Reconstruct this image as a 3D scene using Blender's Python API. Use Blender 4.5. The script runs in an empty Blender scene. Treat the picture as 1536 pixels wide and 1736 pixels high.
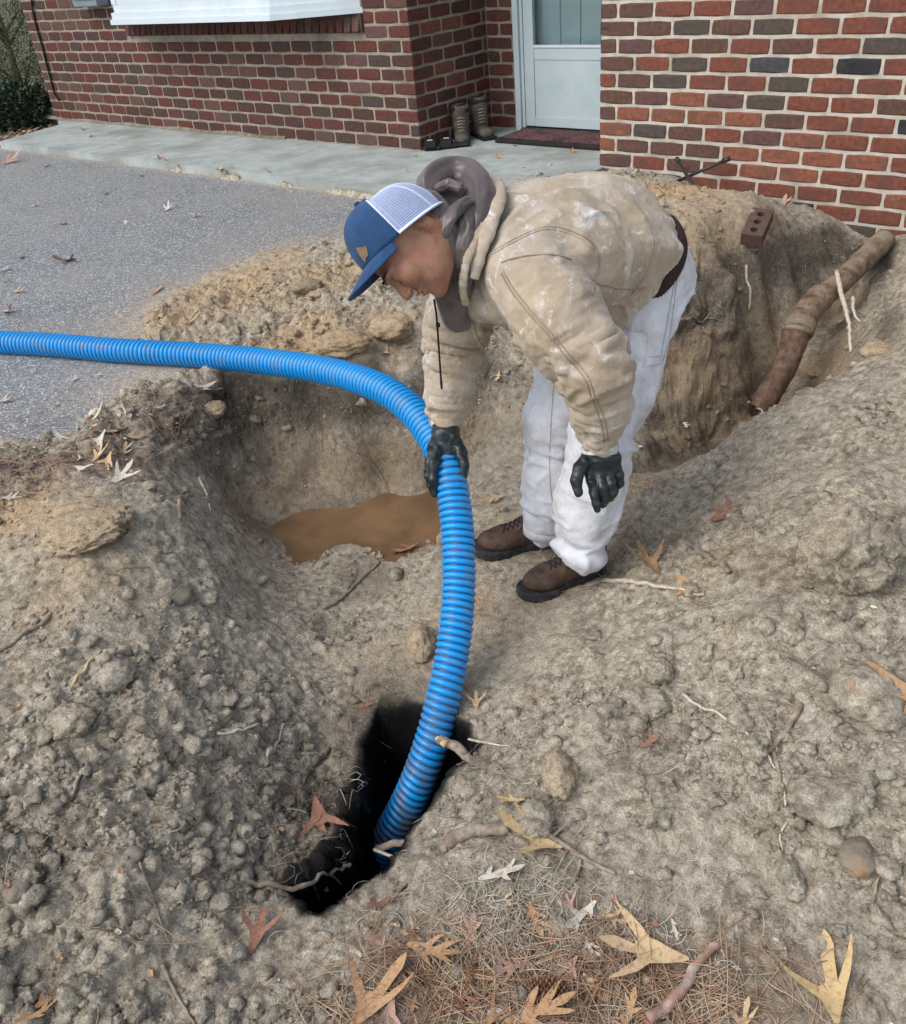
import bpy, bmesh, math, random
import numpy as np
from mathutils import Vector, Matrix, Quaternion
from mathutils.geometry import tessellate_polygon
R = math.radians
random.seed(7); rng = np.random.default_rng(11)
C = bpy.context.scene.collection
scn = bpy.context.scene

# ------------------------------------------------------------------ camera, sky, sun, exposure
CAM = np.array([2.7517, -4.5318, 1.2027]); YAW, PIT, ROL, FPX = .74, .9852, -.1, 1489.2
cam_m = Matrix.Rotation(YAW, 3, 'Z') @ Matrix.Rotation(PIT, 3, 'X') @ Matrix.Rotation(ROL, 3, 'Z')
cd = bpy.data.cameras.new('camera'); cam = bpy.data.objects.new('camera', cd); C.objects.link(cam)
cam.matrix_world = Matrix.Translation(CAM) @ cam_m.to_4x4()
cd.sensor_fit = 'HORIZONTAL'; cd.sensor_width = 36.0; cd.lens = FPX/1536*36; cd.clip_start = .05; cd.clip_end = 400
scn.camera = cam
w = bpy.data.worlds.new('World'); scn.world = w; w.use_nodes = True
nt = w.node_tree; nt.nodes.clear()
sky = nt.nodes.new('ShaderNodeTexSky'); sky.sky_type = 'NISHITA'; sky.sun_disc = False
SUN_EL, SUN_AZ = 50, 200          # azimuth in degrees, clockwise from +Y
sky.sun_elevation = R(SUN_EL); sky.sun_rotation = R(SUN_AZ); sky.dust_density = 2.0; sky.air_density = 1.0; sky.ozone_density = 1.0
bg = nt.nodes.new('ShaderNodeBackground'); bg.inputs[1].default_value = .15
wo = nt.nodes.new('ShaderNodeOutputWorld')
hs = nt.nodes.new('ShaderNodeHueSaturation'); hs.inputs['Saturation'].default_value = .62; nt.links.new(sky.outputs[0], hs.inputs['Color']); nt.links.new(hs.outputs[0], bg.inputs[0]); nt.links.new(bg.outputs[0], wo.inputs[0])
sd = bpy.data.lights.new('sun', 'SUN'); sd.energy = .9; sd.angle = R(40); sd.color = (1, .96, .9)
so = bpy.data.objects.new('sun', sd); C.objects.link(so)
sdir = Vector((math.sin(R(SUN_AZ))*math.cos(R(SUN_EL)), math.cos(R(SUN_AZ))*math.cos(R(SUN_EL)), math.sin(R(SUN_EL))))
so.rotation_euler = sdir.to_track_quat('Z', 'Y').to_euler(); so.location = (0, -2, 6)
scn.view_settings.view_transform = 'Standard'; scn.view_settings.look = 'None'
scn.view_settings.exposure = .72; scn.view_settings.gamma = 1; scn.view_settings.use_curve_mapping = False

# ------------------------------------------------------------------ helpers
MW = np.array([[cam_m[i][j] for j in range(3)] for i in range(3)])
def ray(x, y): return MW @ np.array([(x-768)/FPX, -(y-868)/FPX, -1.])
def P(x, y, z):                      # a point of the photograph at world height z
    d = ray(x, y); return CAM + d*((z-CAM[2])/d[2])
def PY(x, y, Y):
    d = ray(x, y); return CAM + d*((Y-CAM[1])/d[1])
def PD(x, y, dep): return CAM + ray(x, y)*dep
def proj(p):
    q = (np.asarray(p, float)-CAM) @ MW
    return np.stack([768+FPX*q[..., 0]/-q[..., 2], 868-FPX*q[..., 1]/-q[..., 2], -q[..., 2]], -1)
def put(name, data, parent=None):
    o = bpy.data.objects.new(name, data); C.objects.link(o)
    if parent: o.parent = parent
    return o
def tag(o, label=None, cat=None, group=None, kind=None):
    if label: o['label'] = label
    if cat: o['category'] = cat
    if group: o['group'] = group
    if kind: o['kind'] = kind
    return o
def empty(name, loc=(0, 0, 0), rz=0):
    o = bpy.data.objects.new(name, None); C.objects.link(o); o.location = loc; o.rotation_euler = (0, 0, rz); o.empty_display_size = .1
    return o
def mesh_np(name, V, F, mat=None, smooth=True):
    V = np.asarray(V, np.float32); me = bpy.data.meshes.new(name)
    if isinstance(F, np.ndarray):
        k = F.shape[1]; nf = len(F)
        me.vertices.add(len(V)); me.vertices.foreach_set('co', V.ravel())
        me.loops.add(nf*k); me.loops.foreach_set('vertex_index', F.astype(np.int32).ravel())
        me.polygons.add(nf); me.polygons.foreach_set('loop_start', np.arange(0, nf*k, k, dtype=np.int32))
        me.polygons.foreach_set('loop_total', np.full(nf, k, np.int32))
        me.update(calc_edges=True)
    else:
        me.from_pydata([tuple(v) for v in V.tolist()], [], F); me.update()
    if smooth: me.polygons.foreach_set('use_smooth', np.ones(len(me.polygons), bool))
    if mat: me.materials.append(mat)
    return me
def obj_np(name, V, F, mat=None, parent=None, smooth=True): return put(name, mesh_np(name, V, F, mat, smooth), parent)
class MB:                             # collects boxes / tubes / patches into ONE mesh
    def __init__(s): s.V = []; s.F = []; s.n = 0
    def add(s, V, F):
        V = np.asarray(V, float); s.V.append(V); s.F += [tuple(int(i)+s.n for i in f) for f in F]; s.n += len(V)
    def box(s, lo, hi, rot=None, org=(0, 0, 0), bev=0):
        lo = np.array(lo, float); hi = np.array(hi, float)
        if bev:
            bm = bmesh.new(); bmesh.ops.create_cube(bm, size=1)
            for v in bm.verts: v.co = Vector([(lo[i]+hi[i])/2+v.co[i]*(hi[i]-lo[i]) for i in range(3)])
            bmesh.ops.bevel(bm, geom=bm.edges[:], offset=bev, segments=2, profile=.6, affect='EDGES')
            bm.verts.index_update(); V = np.array([v.co[:] for v in bm.verts]); F = [[v.index for v in f.verts] for f in bm.faces]; bm.free()
        else:
            V = np.array([[(lo, hi)[i][0], (lo, hi)[j][1], (lo, hi)[k][2]] for i in (0, 1) for j in (0, 1) for k in (0, 1)])
            F = [(0, 1, 3, 2), (4, 6, 7, 5), (0, 4, 5, 1), (2, 3, 7, 6), (0, 2, 6, 4), (1, 5, 7, 3)]
        if rot is not None: V = V @ np.array(rot).T
        s.add(V+np.array(org), F); return s
    def tube(s, pts, rad, seg=8, cap=True, ell=None): V, F = tube(pts, rad, seg, cap, ell); s.add(V, F); return s
    def build(s, name, mat, parent=None, smooth=False):
        return obj_np(name, np.concatenate(s.V), s.F, mat, parent, smooth)
def catmull(pts, n):
    pts = np.asarray(pts, float); k = len(pts)
    ext = np.vstack([2*pts[0]-pts[1], pts, 2*pts[-1]-pts[-2]]); out = []
    for t in np.linspace(0, k-1, n):
        i = min(int(t), k-2); f = t-i; p0, p1, p2, p3 = ext[i:i+4]
        out.append(.5*((2*p1)+(-p0+p2)*f+(2*p0-5*p1+4*p2-p3)*f*f+(-p0+3*p1-3*p2+p3)*f**3))
    return np.array(out)
def frames(pts):
    pts = np.asarray(pts, float); T = np.gradient(pts, axis=0); T /= np.linalg.norm(T, axis=1)[:, None]+1e-12
    N = np.zeros_like(T); a = np.array([0, 0, 1.]) if abs(T[0][2]) < .9 else np.array([1., 0, 0])
    n = np.cross(T[0], a); n /= np.linalg.norm(n)
    for i in range(len(T)):
        n = n-T[i]*(n@T[i]); n /= np.linalg.norm(n); N[i] = n
    return T, N, np.cross(T, N)
def tube(pts, rad, seg=8, cap=True, ell=None):
    pts = np.asarray(pts, float); n = len(pts); rad = np.broadcast_to(np.asarray(rad, float), (n,))
    T, N, B = frames(pts); a = np.arange(seg)/seg*2*np.pi
    e = 1 if ell is None else ell
    V = pts[:, None]+rad[:, None, None]*(np.cos(a)[None, :, None]*N[:, None]+e*np.sin(a)[None, :, None]*B[:, None])
    V = V.reshape(-1, 3); F = []
    for i in range(n-1):
        for j in range(seg):
            k = (j+1) % seg; F.append((i*seg+j, i*seg+k, (i+1)*seg+k, (i+1)*seg+j))
    if cap: F.append(tuple(range(seg))[::-1]); F.append(tuple((n-1)*seg+j for j in range(seg)))
    return V, F

# ---- vectorised gradient noise
def _h(ix, iy, iz, s):
    h = (ix*73856093) ^ (iy*19349663) ^ (iz*83492791) ^ (s*2654435761)
    h = (h ^ (h >> 13))*1274126177 & 0xffffffff
    return (h ^ (h >> 16)) & 0xffff
def vnoise(p, seed=0):                # value noise, -1..1
    p = np.asarray(p, float); i = np.floor(p).astype(np.int64); f = p-i; f = f*f*f*(f*(f*6-15)+10); r = 0
    for dx in (0, 1):
        wx = f[..., 0] if dx else 1-f[..., 0]
        for dy in (0, 1):
            wy = f[..., 1] if dy else 1-f[..., 1]
            for dz in (0, 1):
                wz = f[..., 2] if dz else 1-f[..., 2]
                r = r+_h(i[..., 0]+dx, i[..., 1]+dy, i[..., 2]+dz, seed)/32767.5*wx*wy*wz
    return r-1
def fbm(p, octv=4, seed=0, gain=.5):
    s = 0; a = 1; t = 0
    for o in range(octv): s = s+a*vnoise(np.asarray(p)*2.03**o+o*17.3, seed+o); t += a; a *= gain
    return s/t
def sstep(a, b, x): t = np.clip((x-a)/(b-a), 0, 1); return t*t*(3-2*t)

# ------------------------------------------------------------------ materials
def mat(name, cols, scale=20., rough=.8, bump=0., bscale=80., detail=6, coord='pos', spec=.3, stretch=(1, 1, 1), mottled=None, rvar=0., sheen=0., metal=0., cc=0.):
    """procedural surface: colour ramp over noise, second mottling colour, noise bump"""
    m = bpy.data.materials.new(name); m.use_nodes = True; t = m.node_tree; N = t.nodes; L = t.links
    b = N['Principled BSDF']; b.inputs['Roughness'].default_value = rough; b.inputs['Specular IOR Level'].default_value = spec
    b.inputs['Metallic'].default_value = metal; b.inputs['Sheen Weight'].default_value = sheen; b.inputs['Coat Weight'].default_value = cc
    if coord == 'pos': src = N.new('ShaderNodeNewGeometry').outputs['Position']
    else: src = N.new('ShaderNodeTexCoord').outputs['Object']
    mp = N.new('ShaderNodeMapping'); mp.inputs['Scale'].default_value = stretch; L.new(src, mp.inputs[0]); src = mp.outputs[0]
    nz = N.new('ShaderNodeTexNoise'); nz.inputs['Scale'].default_value = scale; nz.inputs['Detail'].default_value = detail; nz.inputs['Roughness'].default_value = .65
    L.new(src, nz.inputs['Vector'])
    r = N.new('ShaderNodeValToRGB'); L.new(nz.outputs['Fac'], r.inputs[0]); e = r.color_ramp.elements
    if len(cols) == 1: cols = [(0, cols[0]), (1, cols[0])]
    elif not isinstance(cols[0][1], (tuple, list)): cols = [(.3+.4*i/(len(cols)-1), c) for i, c in enumerate(cols)]
    while len(e) < len(cols): e.new(.5)
    for el, (p, c) in zip(e, cols): el.position = p; el.color = (*c, 1)
    out = r.outputs[0]
    if mottled:                       # (colour, scale, lo, hi)
        n2 = N.new('ShaderNodeTexNoise'); n2.inputs['Scale'].default_value = mottled[1]; n2.inputs['Detail'].default_value = 5; L.new(src, n2.inputs['Vector'])
        mr = N.new('ShaderNodeMapRange'); mr.inputs[1].default_value = mottled[2]; mr.inputs[2].default_value = mottled[3]; L.new(n2.outputs['Fac'], mr.inputs[0])
        mx = N.new('ShaderNodeMix'); mx.data_type = 'RGBA'; L.new(mr.outputs[0], mx.inputs[0]); L.new(out, mx.inputs[6]); mx.inputs[7].default_value = (*mottled[0], 1); out = mx.outputs[2]
    L.new(out, b.inputs['Base Color'])
    if rvar:
        mr = N.new('ShaderNodeMapRange'); mr.inputs[3].default_value = rough-rvar; mr.inputs[4].default_value = rough+rvar; L.new(nz.outputs['Fac'], mr.inputs[0]); L.new(mr.outputs[0], b.inputs['Roughness'])
    if bump:
        n3 = N.new('ShaderNodeTexNoise'); n3.inputs['Scale'].default_value = bscale; n3.inputs['Detail'].default_value = 5; L.new(src, n3.inputs['Vector'])
        bp = N.new('ShaderNodeBump'); bp.inputs['Strength'].default_value = 1; bp.inputs['Distance'].default_value = bump; L.new(n3.outputs['Fac'], bp.inputs['Height']); L.new(bp.outputs[0], b.inputs['Normal'])
    return m
# ------------------------------------------------------------------ the brick house
MOD, CRS = .2064, .0813
XC, DEP, XL = -1.3487, .771, -5.97           # left wing corner, recess depth, far end of the left wing
CRACK = (.035, .03, .028)
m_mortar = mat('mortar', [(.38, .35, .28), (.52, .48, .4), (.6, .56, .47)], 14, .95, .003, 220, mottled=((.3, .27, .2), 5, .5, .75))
m_mortar2 = mat('mortar_dark', [(.22, .185, .14), (.31, .265, .205), (.37, .32, .25)], 14, .95, .003, 220, mottled=((.16, .14, .1), 4, .5, .75))  # darker mortar for left wing, recess and rear
def bm_(n, c, lime=.0):
    c = np.array(c); return mat(n, [tuple(c*.62), tuple(c), tuple(c*1.3+.006)], 45, .9, .0025, 180, mottled=(tuple(c*.5+np.array([.03, .028, .028])), 12, .47, .72), detail=9)
BM = dict(r=bm_('brick_red', (.18, .062, .04)), o=bm_('brick_orange', (.225, .085, .05)), b=bm_('brick_brown', (.115, .06, .044)), p=bm_('brick_plum', (.12, .06, .055)),
          d=bm_('brick_drab', (.085, .066, .052)), g=bm_('brick_grey', (.062, .062, .062)), k=bm_('brick_charcoal', (.03, .03, .032)),
          w=bm_('brick_maroon', (.11, .036, .027)), v=bm_('brick_dark_maroon', (.078, .034, .028)), u=bm_('brick_umber', (.07, .045, .036)))
def brick_mesh(L, H, D=.05, seed=0):
    rs = np.random.default_rng(seed); j = lambda s: rs.uniform(-s, s)
    xs = [0, .33, .66, 1]
    ring = [(x, 0) for x in xs]+[(1, .5)]+[(x, 1) for x in xs[::-1]]+[(0, .5)]
    corner = {0, 3, 5, 8}; V = []; c = .006
    for k, (x, z) in enumerate(ring):     # outer ring, rounded corners
        px = x*L+j(.0014); pz = z*H+j(.0014)
        if k in corner: px += (c if x == 0 else -c)*rs.uniform(.2, .9); pz += (c if z == 0 else -c)*rs.uniform(.2, .9)
        V.append((px-L/2, 0.0035, pz-H/2))
    for k, (x, z) in enumerate(ring):
        b = .004+j(.0012); px = np.clip(V[k][0], -L/2+b+.002, L/2-b-.002); pz = np.clip(V[k][2], -H/2+b+.002, H/2-b-.002); V.append((px, j(.0012), pz))
    for k in range(10): V.append((V[k][0], D, V[k][2]))
    F = [tuple(range(10, 20))]+[(k, (k+1) % 10, 10+(k+1) % 10, 10+k) for k in range(10)]+[(20+k, 20+(k+1) % 10, (k+1) % 10, k) for k in range(10)]
    return np.array(V), F                # face looks to -Y
BH = CRS-.0145
VAR = {}
def variant(L, i):
    key = (round(L, 3), i)
    if key not in VAR:
        V, F = brick_mesh(L, BH, seed=int(L*1000)+i*7); VAR[key] = (V, F, mesh_np('brick', V, F, BM['r'], False))
    return VAR[key]
house = tag(empty('brick_house', (XC, 0, 0)), 'red brick house with pale storm door set back in a recess and a bay window', 'house')
HOFF = np.array([XC, 0, 0])
def hput(o, par=None):                # put in world coordinates under the house
    o.parent = par or house; o.matrix_parent_inverse = Matrix.Identity(4) if par else Matrix.Translation(-Vector(HOFF)); return o
MAP = {9: 'brrdrrbr', 8: 'bbdbdrrrr', 7: 'bprbrbrdr', 6: 'brdrgrkrr', 5: 'rbdrrdrrr', 4: 'bpopdrrbbr', 3: 'boorbrkor', 2: 'odbrporrg', 1: 'obbboooor',
       0: 'brbroorro', -1: 'brborrrro', -2: 'rbrrrkrro', -3: 'rbrrrbrdr', 10: 'rbrrdbrr', 11: 'rrdbrrkr'}
MAP[3] = 'boooobrrko'; MAP[9] = 'bbrrprrrr'
def wallface(name, org, du, nrm, width, w0, w1, par, half_odd, colfn, mk, skip=None):
    """a face of bricks: org = left end seen from outside, du = direction along it, nrm = outward normal"""
    org = np.array(org, float); du = np.array(du, float); nrm = np.array(nrm, float); out = []
    rot = np.stack([du, -nrm, [0, 0, 1]], 1)
    for wi in range(w0, w1):
        x = -.5*MOD if ((wi % 2 == 1) == half_odd) else 0.; k = 0
        while x < width-.01:
            a = max(x, 0); b = min(x+MOD, width)
            if b-a > .02:
                L = b-a-.013; c = org+du*(a+b)/2+np.array([0, 0, (wi+.5)*CRS])
                if a <= 0: L += .0055; c = c-du*.0028
                if b >= width: L += .0055; c = c+du*.0028
                if not (skip and skip(c)):
                    c = c+nrm*rng.uniform(-.0015, .002)+np.array([0, 0, rng.uniform(-.0012, .0012)])
                    out.append((c, rot, L, colfn(wi, k), par, rng.uniform(-.006, .006)))
            x += MOD; k += 1
    return out
def rcol(pal, wts):
    pal = list(pal); wts = np.array(wts, float); wts /= wts.sum()
    return lambda wi, k: pal[rng.choice(len(pal), p=wts)]
def col_right(wi, k):
    s = MAP.get(wi); 
    return s[k] if s and k < len(s) else 'rrrobrd'[rng.integers(7)]
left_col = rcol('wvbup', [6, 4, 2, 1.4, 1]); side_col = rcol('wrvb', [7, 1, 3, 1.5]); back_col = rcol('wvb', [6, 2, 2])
# mortar bodies (the solid walls behind the brick faces)
REC = .0045
def wallbody(lo, hi, m):
    return hput(MB().box(lo, hi).build('wall', m))
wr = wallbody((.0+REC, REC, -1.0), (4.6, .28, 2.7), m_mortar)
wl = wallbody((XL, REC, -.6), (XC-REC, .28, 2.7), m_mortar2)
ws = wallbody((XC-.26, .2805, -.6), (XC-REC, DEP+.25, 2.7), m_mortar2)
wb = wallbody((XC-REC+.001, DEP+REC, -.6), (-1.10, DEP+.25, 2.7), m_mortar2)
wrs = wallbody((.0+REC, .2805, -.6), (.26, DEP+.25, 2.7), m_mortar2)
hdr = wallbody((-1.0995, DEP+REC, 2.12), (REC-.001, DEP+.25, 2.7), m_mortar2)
BAYX0, BAYX1 = -4.36, -1.76
bay_skip = lambda c: BAYX0-.02 < c[0] < BAYX1+.02 and c[2] > .655 and c[1] < .1
allb = []
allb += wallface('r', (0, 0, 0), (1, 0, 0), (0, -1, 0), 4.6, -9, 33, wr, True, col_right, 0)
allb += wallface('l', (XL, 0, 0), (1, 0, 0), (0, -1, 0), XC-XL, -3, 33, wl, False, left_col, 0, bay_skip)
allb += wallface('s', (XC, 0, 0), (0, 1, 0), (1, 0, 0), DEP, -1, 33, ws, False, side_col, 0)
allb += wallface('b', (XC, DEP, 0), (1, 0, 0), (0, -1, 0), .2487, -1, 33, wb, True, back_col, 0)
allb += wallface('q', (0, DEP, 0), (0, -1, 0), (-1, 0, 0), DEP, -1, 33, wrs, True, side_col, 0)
sc = []
for i, b in enumerate(allb):
    x, y, d = proj(b[0]); vis = -20 < x < 1556 and -20 < y < 1700 and d > 0 and not (b[4] is wrs) and (b[0][2] > -.2)
    if b[4] is wrs: vis = False
    sc.append(-(b[2]/d**2) if vis else 1e9)
order = np.argsort(sc); single = set(order[:298].tolist()); rest = {}
for i, (c, rot, L, col, par, tilt) in enumerate(allb):
    V, F, me = variant(L, rng.integers(5))
    Mr = np.array(rot); ct, st = math.cos(tilt), math.sin(tilt); Mr = Mr @ np.array([[ct, 0, -st], [0, 1, 0], [st, 0, ct]])
    if i in single and sc[i] < 1e8:
        o = bpy.data.objects.new('brick', me); C.objects.link(o)
        o.matrix_world = Matrix.Identity(4); mm = Matrix([[*Mr[r], c[r]] for r in range(3)]+[[0, 0, 0, 1]])
        o.material_slots[0].link = 'OBJECT'; o.material_slots[0].material = BM[col]
        o.parent = par; o.matrix_parent_inverse = Matrix.Identity(4); o.matrix_basis = mm   # walls sit at the world origin
    else:
        rest.setdefault(par.name, []).append((V @ Mr.T+c, F, col))
for pn, lst in rest.items():
    keys = list(BM); VV = []; FF = []; MI = []; n = 0
    for V, F, col in lst:
        VV.append(V); FF += [tuple(i+n for i in f) for f in F]; MI += [keys.index(col)]*len(F); n += len(V)
    me = mesh_np('brick_course', np.concatenate(VV), FF, None, False)
    for k in keys: me.materials.append(BM[k])
    me.polygons.foreach_set('material_index', MI)
    o = put('brick_course', me, bpy.data.objects[pn]); o['kind'] = 'stuff'
# rowlock sill under the bay window
n_row = int((BAYX1-BAYX0+.06)/.0735)
Vr, Fr = brick_mesh(.0685, .1075, .11, 3); row_me = [mesh_np('brick', *brick_mesh(.0625, .1, .11, 30+k), BM['w'], False) for k in range(4)]
for i in range(n_row):
    x = BAYX1+.01-.0367-i*.0735
    o = put('sill_brick', row_me[i % 4]); o.matrix_basis = Matrix.Translation((x, -.022, .745-.0)) @ Matrix.Rotation(R(-14), 4, 'X')
    o.material_slots[0].link = 'OBJECT'; o.material_slots[0].material = BM[left_col(0, 0)]; o.parent = wl; o.matrix_parent_inverse = Matrix.Identity(4)
hput(MB().box((BAYX0-.03, -.014, .69), (BAYX1+.025, .02, .8)).build('sill_mortar', BM['u']), wl)
# bay window
m_white = mat('white_paint', [(.56, .63, .66), (.66, .73, .76)], 6, .45, .0004, 60, mottled=((.5, .55, .57), 3, .5, .8))
m_white2 = mat('door_paint', [(.4, .49, .51), (.5, .59, .61)], 5, .4, .0003, 40, mottled=((.42, .48, .48), 2.5, .5, .8), spec=.5)
m_gap = mat('dark_gap', [(.02, .02, .02)], 5, .9)
m_glass = bpy.data.materials.new('window_glass'); m_glass.use_nodes = True
g = m_glass.node_tree.nodes['Principled BSDF']; g.inputs['Transmission Weight'].default_value = 1; g.inputs['Roughness'].default_value = .03; g.inputs['IOR'].default_value = 1.45; g.inputs['Base Color'].default_value = (.85, .92, .93, 1)
m_cloth_in = mat('curtain', [(.4, .4, .38), (.5, .5, .47)], 4, .9)
m_room = mat('dark_room', [(.06, .06, .06), (.1, .1, .09)], 3, .9)
pa, pb_ = P(207, 40, .80), P(452, 36, .80)
yf = min(-.2, (pa[1]+pb_[1])/2); print('bay', pa, pb_)
bx0, bx1 = pa[0], pb_[0]; bay = [(BAYX0, .0), (bx0, yf), (bx1, yf), (BAYX1, .0)]
def prism(poly, z0, z1):
    n = len(poly); V = [(x, y, z0) for x, y in poly]+[(x, y, z1) for x, y in poly]
    return V, [tuple(range(n))[::-1], tuple(range(n, 2*n))]+[(i, (i+1) % n, n+(i+1) % n, n+i) for i in range(n)]
def grow(poly, d):
    (a, b, c, e) = poly; return [(a[0]-d, a[1]), (b[0]-d*.6, b[1]-d), (c[0]+d*.6, c[1]-d), (e[0]+d, e[1])]
win = MB(); win.add(*prism(grow(bay, .035), .80, .832)); win.add(*prism(grow(bay, .018), .8325, .875)); bw = hput(win.build('bay_window', m_white)); 
win = MB(); win.add(*prism(grow(bay, -.005), .8755, .93)); win.add(*prism(grow(bay, .03), 2.0, 2.12))
o = hput(win.build('frame', m_white), bw)
fr = MB(); gl = MB()
def seg_frame(a, b, z0, z1, nm):
    a = np.array(a); b = np.array(b); d = (b-a); Ln = np.linalg.norm(d); d /= Ln; rot = np.array([[d[0], -d[1], 0], [d[1], d[0], 0], [0, 0, 1]])
    for k in range(nm+1):
        x = .03+(Ln-.06)*k/nm; fr.box((x-.03, 0, z0), (x+.03, .06, z1), rot, (a[0], a[1], 0))
    fr.box((0.061, .005, z0), (Ln-.061, .055, z0+.05), rot, (a[0], a[1], 0)); fr.box((0.061, .005, z1-.05), (Ln-.061, .055, z1), rot, (a[0], a[1], 0))
    gl.box((0.06, .028, z0+.05), (Ln-.06, .032, z1-.05), rot, (a[0], a[1], 0))
for a, b, nm in ((bay[0], bay[1], 1), (bay[1], bay[2], 1), (bay[2], bay[3], 1)): seg_frame(a, b, .9305, 1.999, nm)
hput(fr.build('sash', m_white), bw); hput(gl.build('pane', m_glass), bw)
cur = MB()
for a, b in ((bay[0], bay[1]), (bay[1], bay[2]), (bay[2], bay[3])):
    a = np.array(a); b = np.array(b); d = b-a; Ln = np.linalg.norm(d); d /= Ln; nn = np.array([-d[1], d[0]]); xs = np.linspace(.08, Ln-.08, 60)
    pts = np.array([a+d*x+nn*(.1+.008*math.sin(x*55)) for x in xs]); V = [(*p, .96) for p in pts]+[(*p, 1.98) for p in pts]
    cur.add(V, [(i, i+1, 61+i, 60+i) for i in range(59)])
hput(cur.build('curtain', m_cloth_in, smooth=True), bw)
hput(MB().box((BAYX0+.02, .02, .9), (BAYX1-.02, .05, 2.0)).build('room_wall', m_room), bw)
# recess doorway: frame, storm door, inner door
dr = hput(MB().box((-1.0945, .715, .0), (-1.052, .83, 2.11), bev=.003).box((-1.0515, .735, .02), (-1.03, .83, 2.08)).box((-.16, .715, 0), (-.005, .83, 2.11), bev=.003)
          .box((-1.0515, .716, 2.0805), (-.1605, .83, 2.11)).build('door_frame', m_white2))
hput(MB().box((-1.0505, .70, -.03), (-.1615, .83, .0185), bev=.004).build('threshold', mat('threshold', [(.05, .05, .05), (.1, .1, .1)], 30, .6)), dr)
dx0, dx1, dy = -1.028, -.165, .742
storm = MB()
storm.box((dx0, dy, .03), (dx0+.075, dy+.03, 2.075), bev=.003).box((dx1-.075, dy, .03), (dx1, dy+.03, 2.075), bev=.003)
storm.box((dx0+.0755, dy, .03), (dx1-.0755, dy+.03, .09), bev=.002).box((dx0+.0755, dy+.004, .435), (dx1-.0755, dy+.03, .505), bev=.002).box((dx0+.0755, dy, 2.0), (dx1-.0755, dy+.03, 2.075), bev=.002)
sdoor = hput(storm.build('storm_door', m_white2))
hput(MB().box((dx0+.0757, dy+.009, .0905), (dx1-.0757, dy+.022, .4345)).build('kick_panel', m_white2), sdoor)
hput(MB().box((dx0+.0757, dy-.003, .5055), (dx1-.0757, dy+.012, .521), bev=.002).build('glazing_bead', m_white), sdoor)
hput(MB().box((dx0+.0757, dy+.014, .5215), (dx1-.0757, dy+.018, 1.999)).build('pane', m_glass), sdoor)
hput(MB().box((dx1-.06, dy-.03, 1.0), (dx1-.035, dy-.001, 1.14), bev=.004).build('handle', m_white), sdoor)
inner = MB().box((dx0-.0, .83, .02), (dx1, .86, 2.05)); 
idr = hput(inner.build('inner_door', m_white2))
pn = MB()
for k in range(5):
    x = dx0+.1+k*.15; pn.box((x, .8215, .15), (x+.135, .8295, 1.95), bev=.003)
hput(pn.build('panel', m_white2), idr)
# eaves
hput(MB().box((XL-.35, -.45, 2.701), (4.95, 1.6, 2.80)).build('eaves', m_white))
ro = MB(); ro.add([(XL-.4, -.5, 2.801), (5, -.5, 2.801), (5, 3.5, 4.3), (XL-.4, 3.5, 4.3), (XL-.4, 5, 2.801), (5, 5, 2.801)], [(0, 1, 2, 3), (3, 2, 5, 4), (0, 3, 4), (1, 5, 2)])
hput(ro.build('roof', mat('shingles', [(.06, .055, .05), (.1, .09, .085)], 12, .9)))
# house carcass behind the walls (so the building is solid from outside)
hput(MB().box((XL+.02, DEP+.2505, -.5), (4.6, 5, 2.7)).build('rear_wall', m_mortar2))
# meter box and cable on the left wall
m_meter = mat('meter_paint', [(.16, .2, .23), (.2, .25, .28)], 8, .5, spec=.4)
mx0, mx1 = PY(146, 10, -.0)[0], PY(186, 8, -.0)[0]
mz = .91
o = MB().box((mx0, -.115, mz-.0), (mx1, .003, mz+.4), bev=.012).build('utility_box', m_meter); tag(o, 'small grey blue utility box fixed to the brick wall left of the bay window', 'utility box')
MB().box((mx0+.03, -.123, mz+.05), (mx1-.03, -.1155, mz+.3), bev=.003).build('cover', m_meter, o)
pc = catmull([PY(50, -60, -.012), PY(56, 20, -.012), PY(72, 80, -.012), PY(82, 120, -.012), PY(93, 160, -.014), PY(100, 170, -.03)], 30)
o = MB().tube(pc, .0095, 8).build('wall_cable', mat('black_rubber', [(.012, .012, .013)], 5, .6), smooth=True); tag(o, 'black cable running down the far left end of the brick wall', 'cable')
# doormat
m_mat = mat('mat_fibre', [(.05, .022, .025), (.14, .06, .065), (.2, .1, .1)], 60, .95, .004, 260, mottled=((.04, .03, .025), 8, .5, .7))
mt = MB().box((-1.0, .34, .002), (-.16, .69, .028), bev=.008).build('doormat', mat('mat_rubber', [(.012, .011, .01), (.025, .02, .018)], 20, .8, .001)); tag(mt, 'worn reddish brown doormat with black rubber edge before the storm door', 'doormat')
V = []; F = []; nx, ny = 90, 40
gx, gy = np.meshgrid(np.linspace(-.97, -.19, nx), np.linspace(.37, .66, ny)); zz = .0295+.003*vnoise(np.stack([gx*90, gy*90, gx*0], -1), 5)
idx = np.arange(nx*ny).reshape(ny, nx); F = np.stack([idx[:-1, :-1], idx[:-1, 1:], idx[1:, 1:], idx[1:, :-1]], -1).reshape(-1, 4)
obj_np('mat_pile', np.stack([gx, gy, zz], -1).reshape(-1, 3), F, m_mat, mt)
# ------------------------------------------------------------------ ground
FW = np.array([-math.sin(YAW), math.cos(YAW)]); RT = np.array([math.cos(YAW), math.sin(YAW)])
def za(y): return -.05+.02*(np.minimum(y, 0)+.86)
CP = []
def cp(*l):
    for a in l: CP.append(P(*a))
def cw(*l):
    for a in l: CP.append(np.array(a, float))
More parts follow.
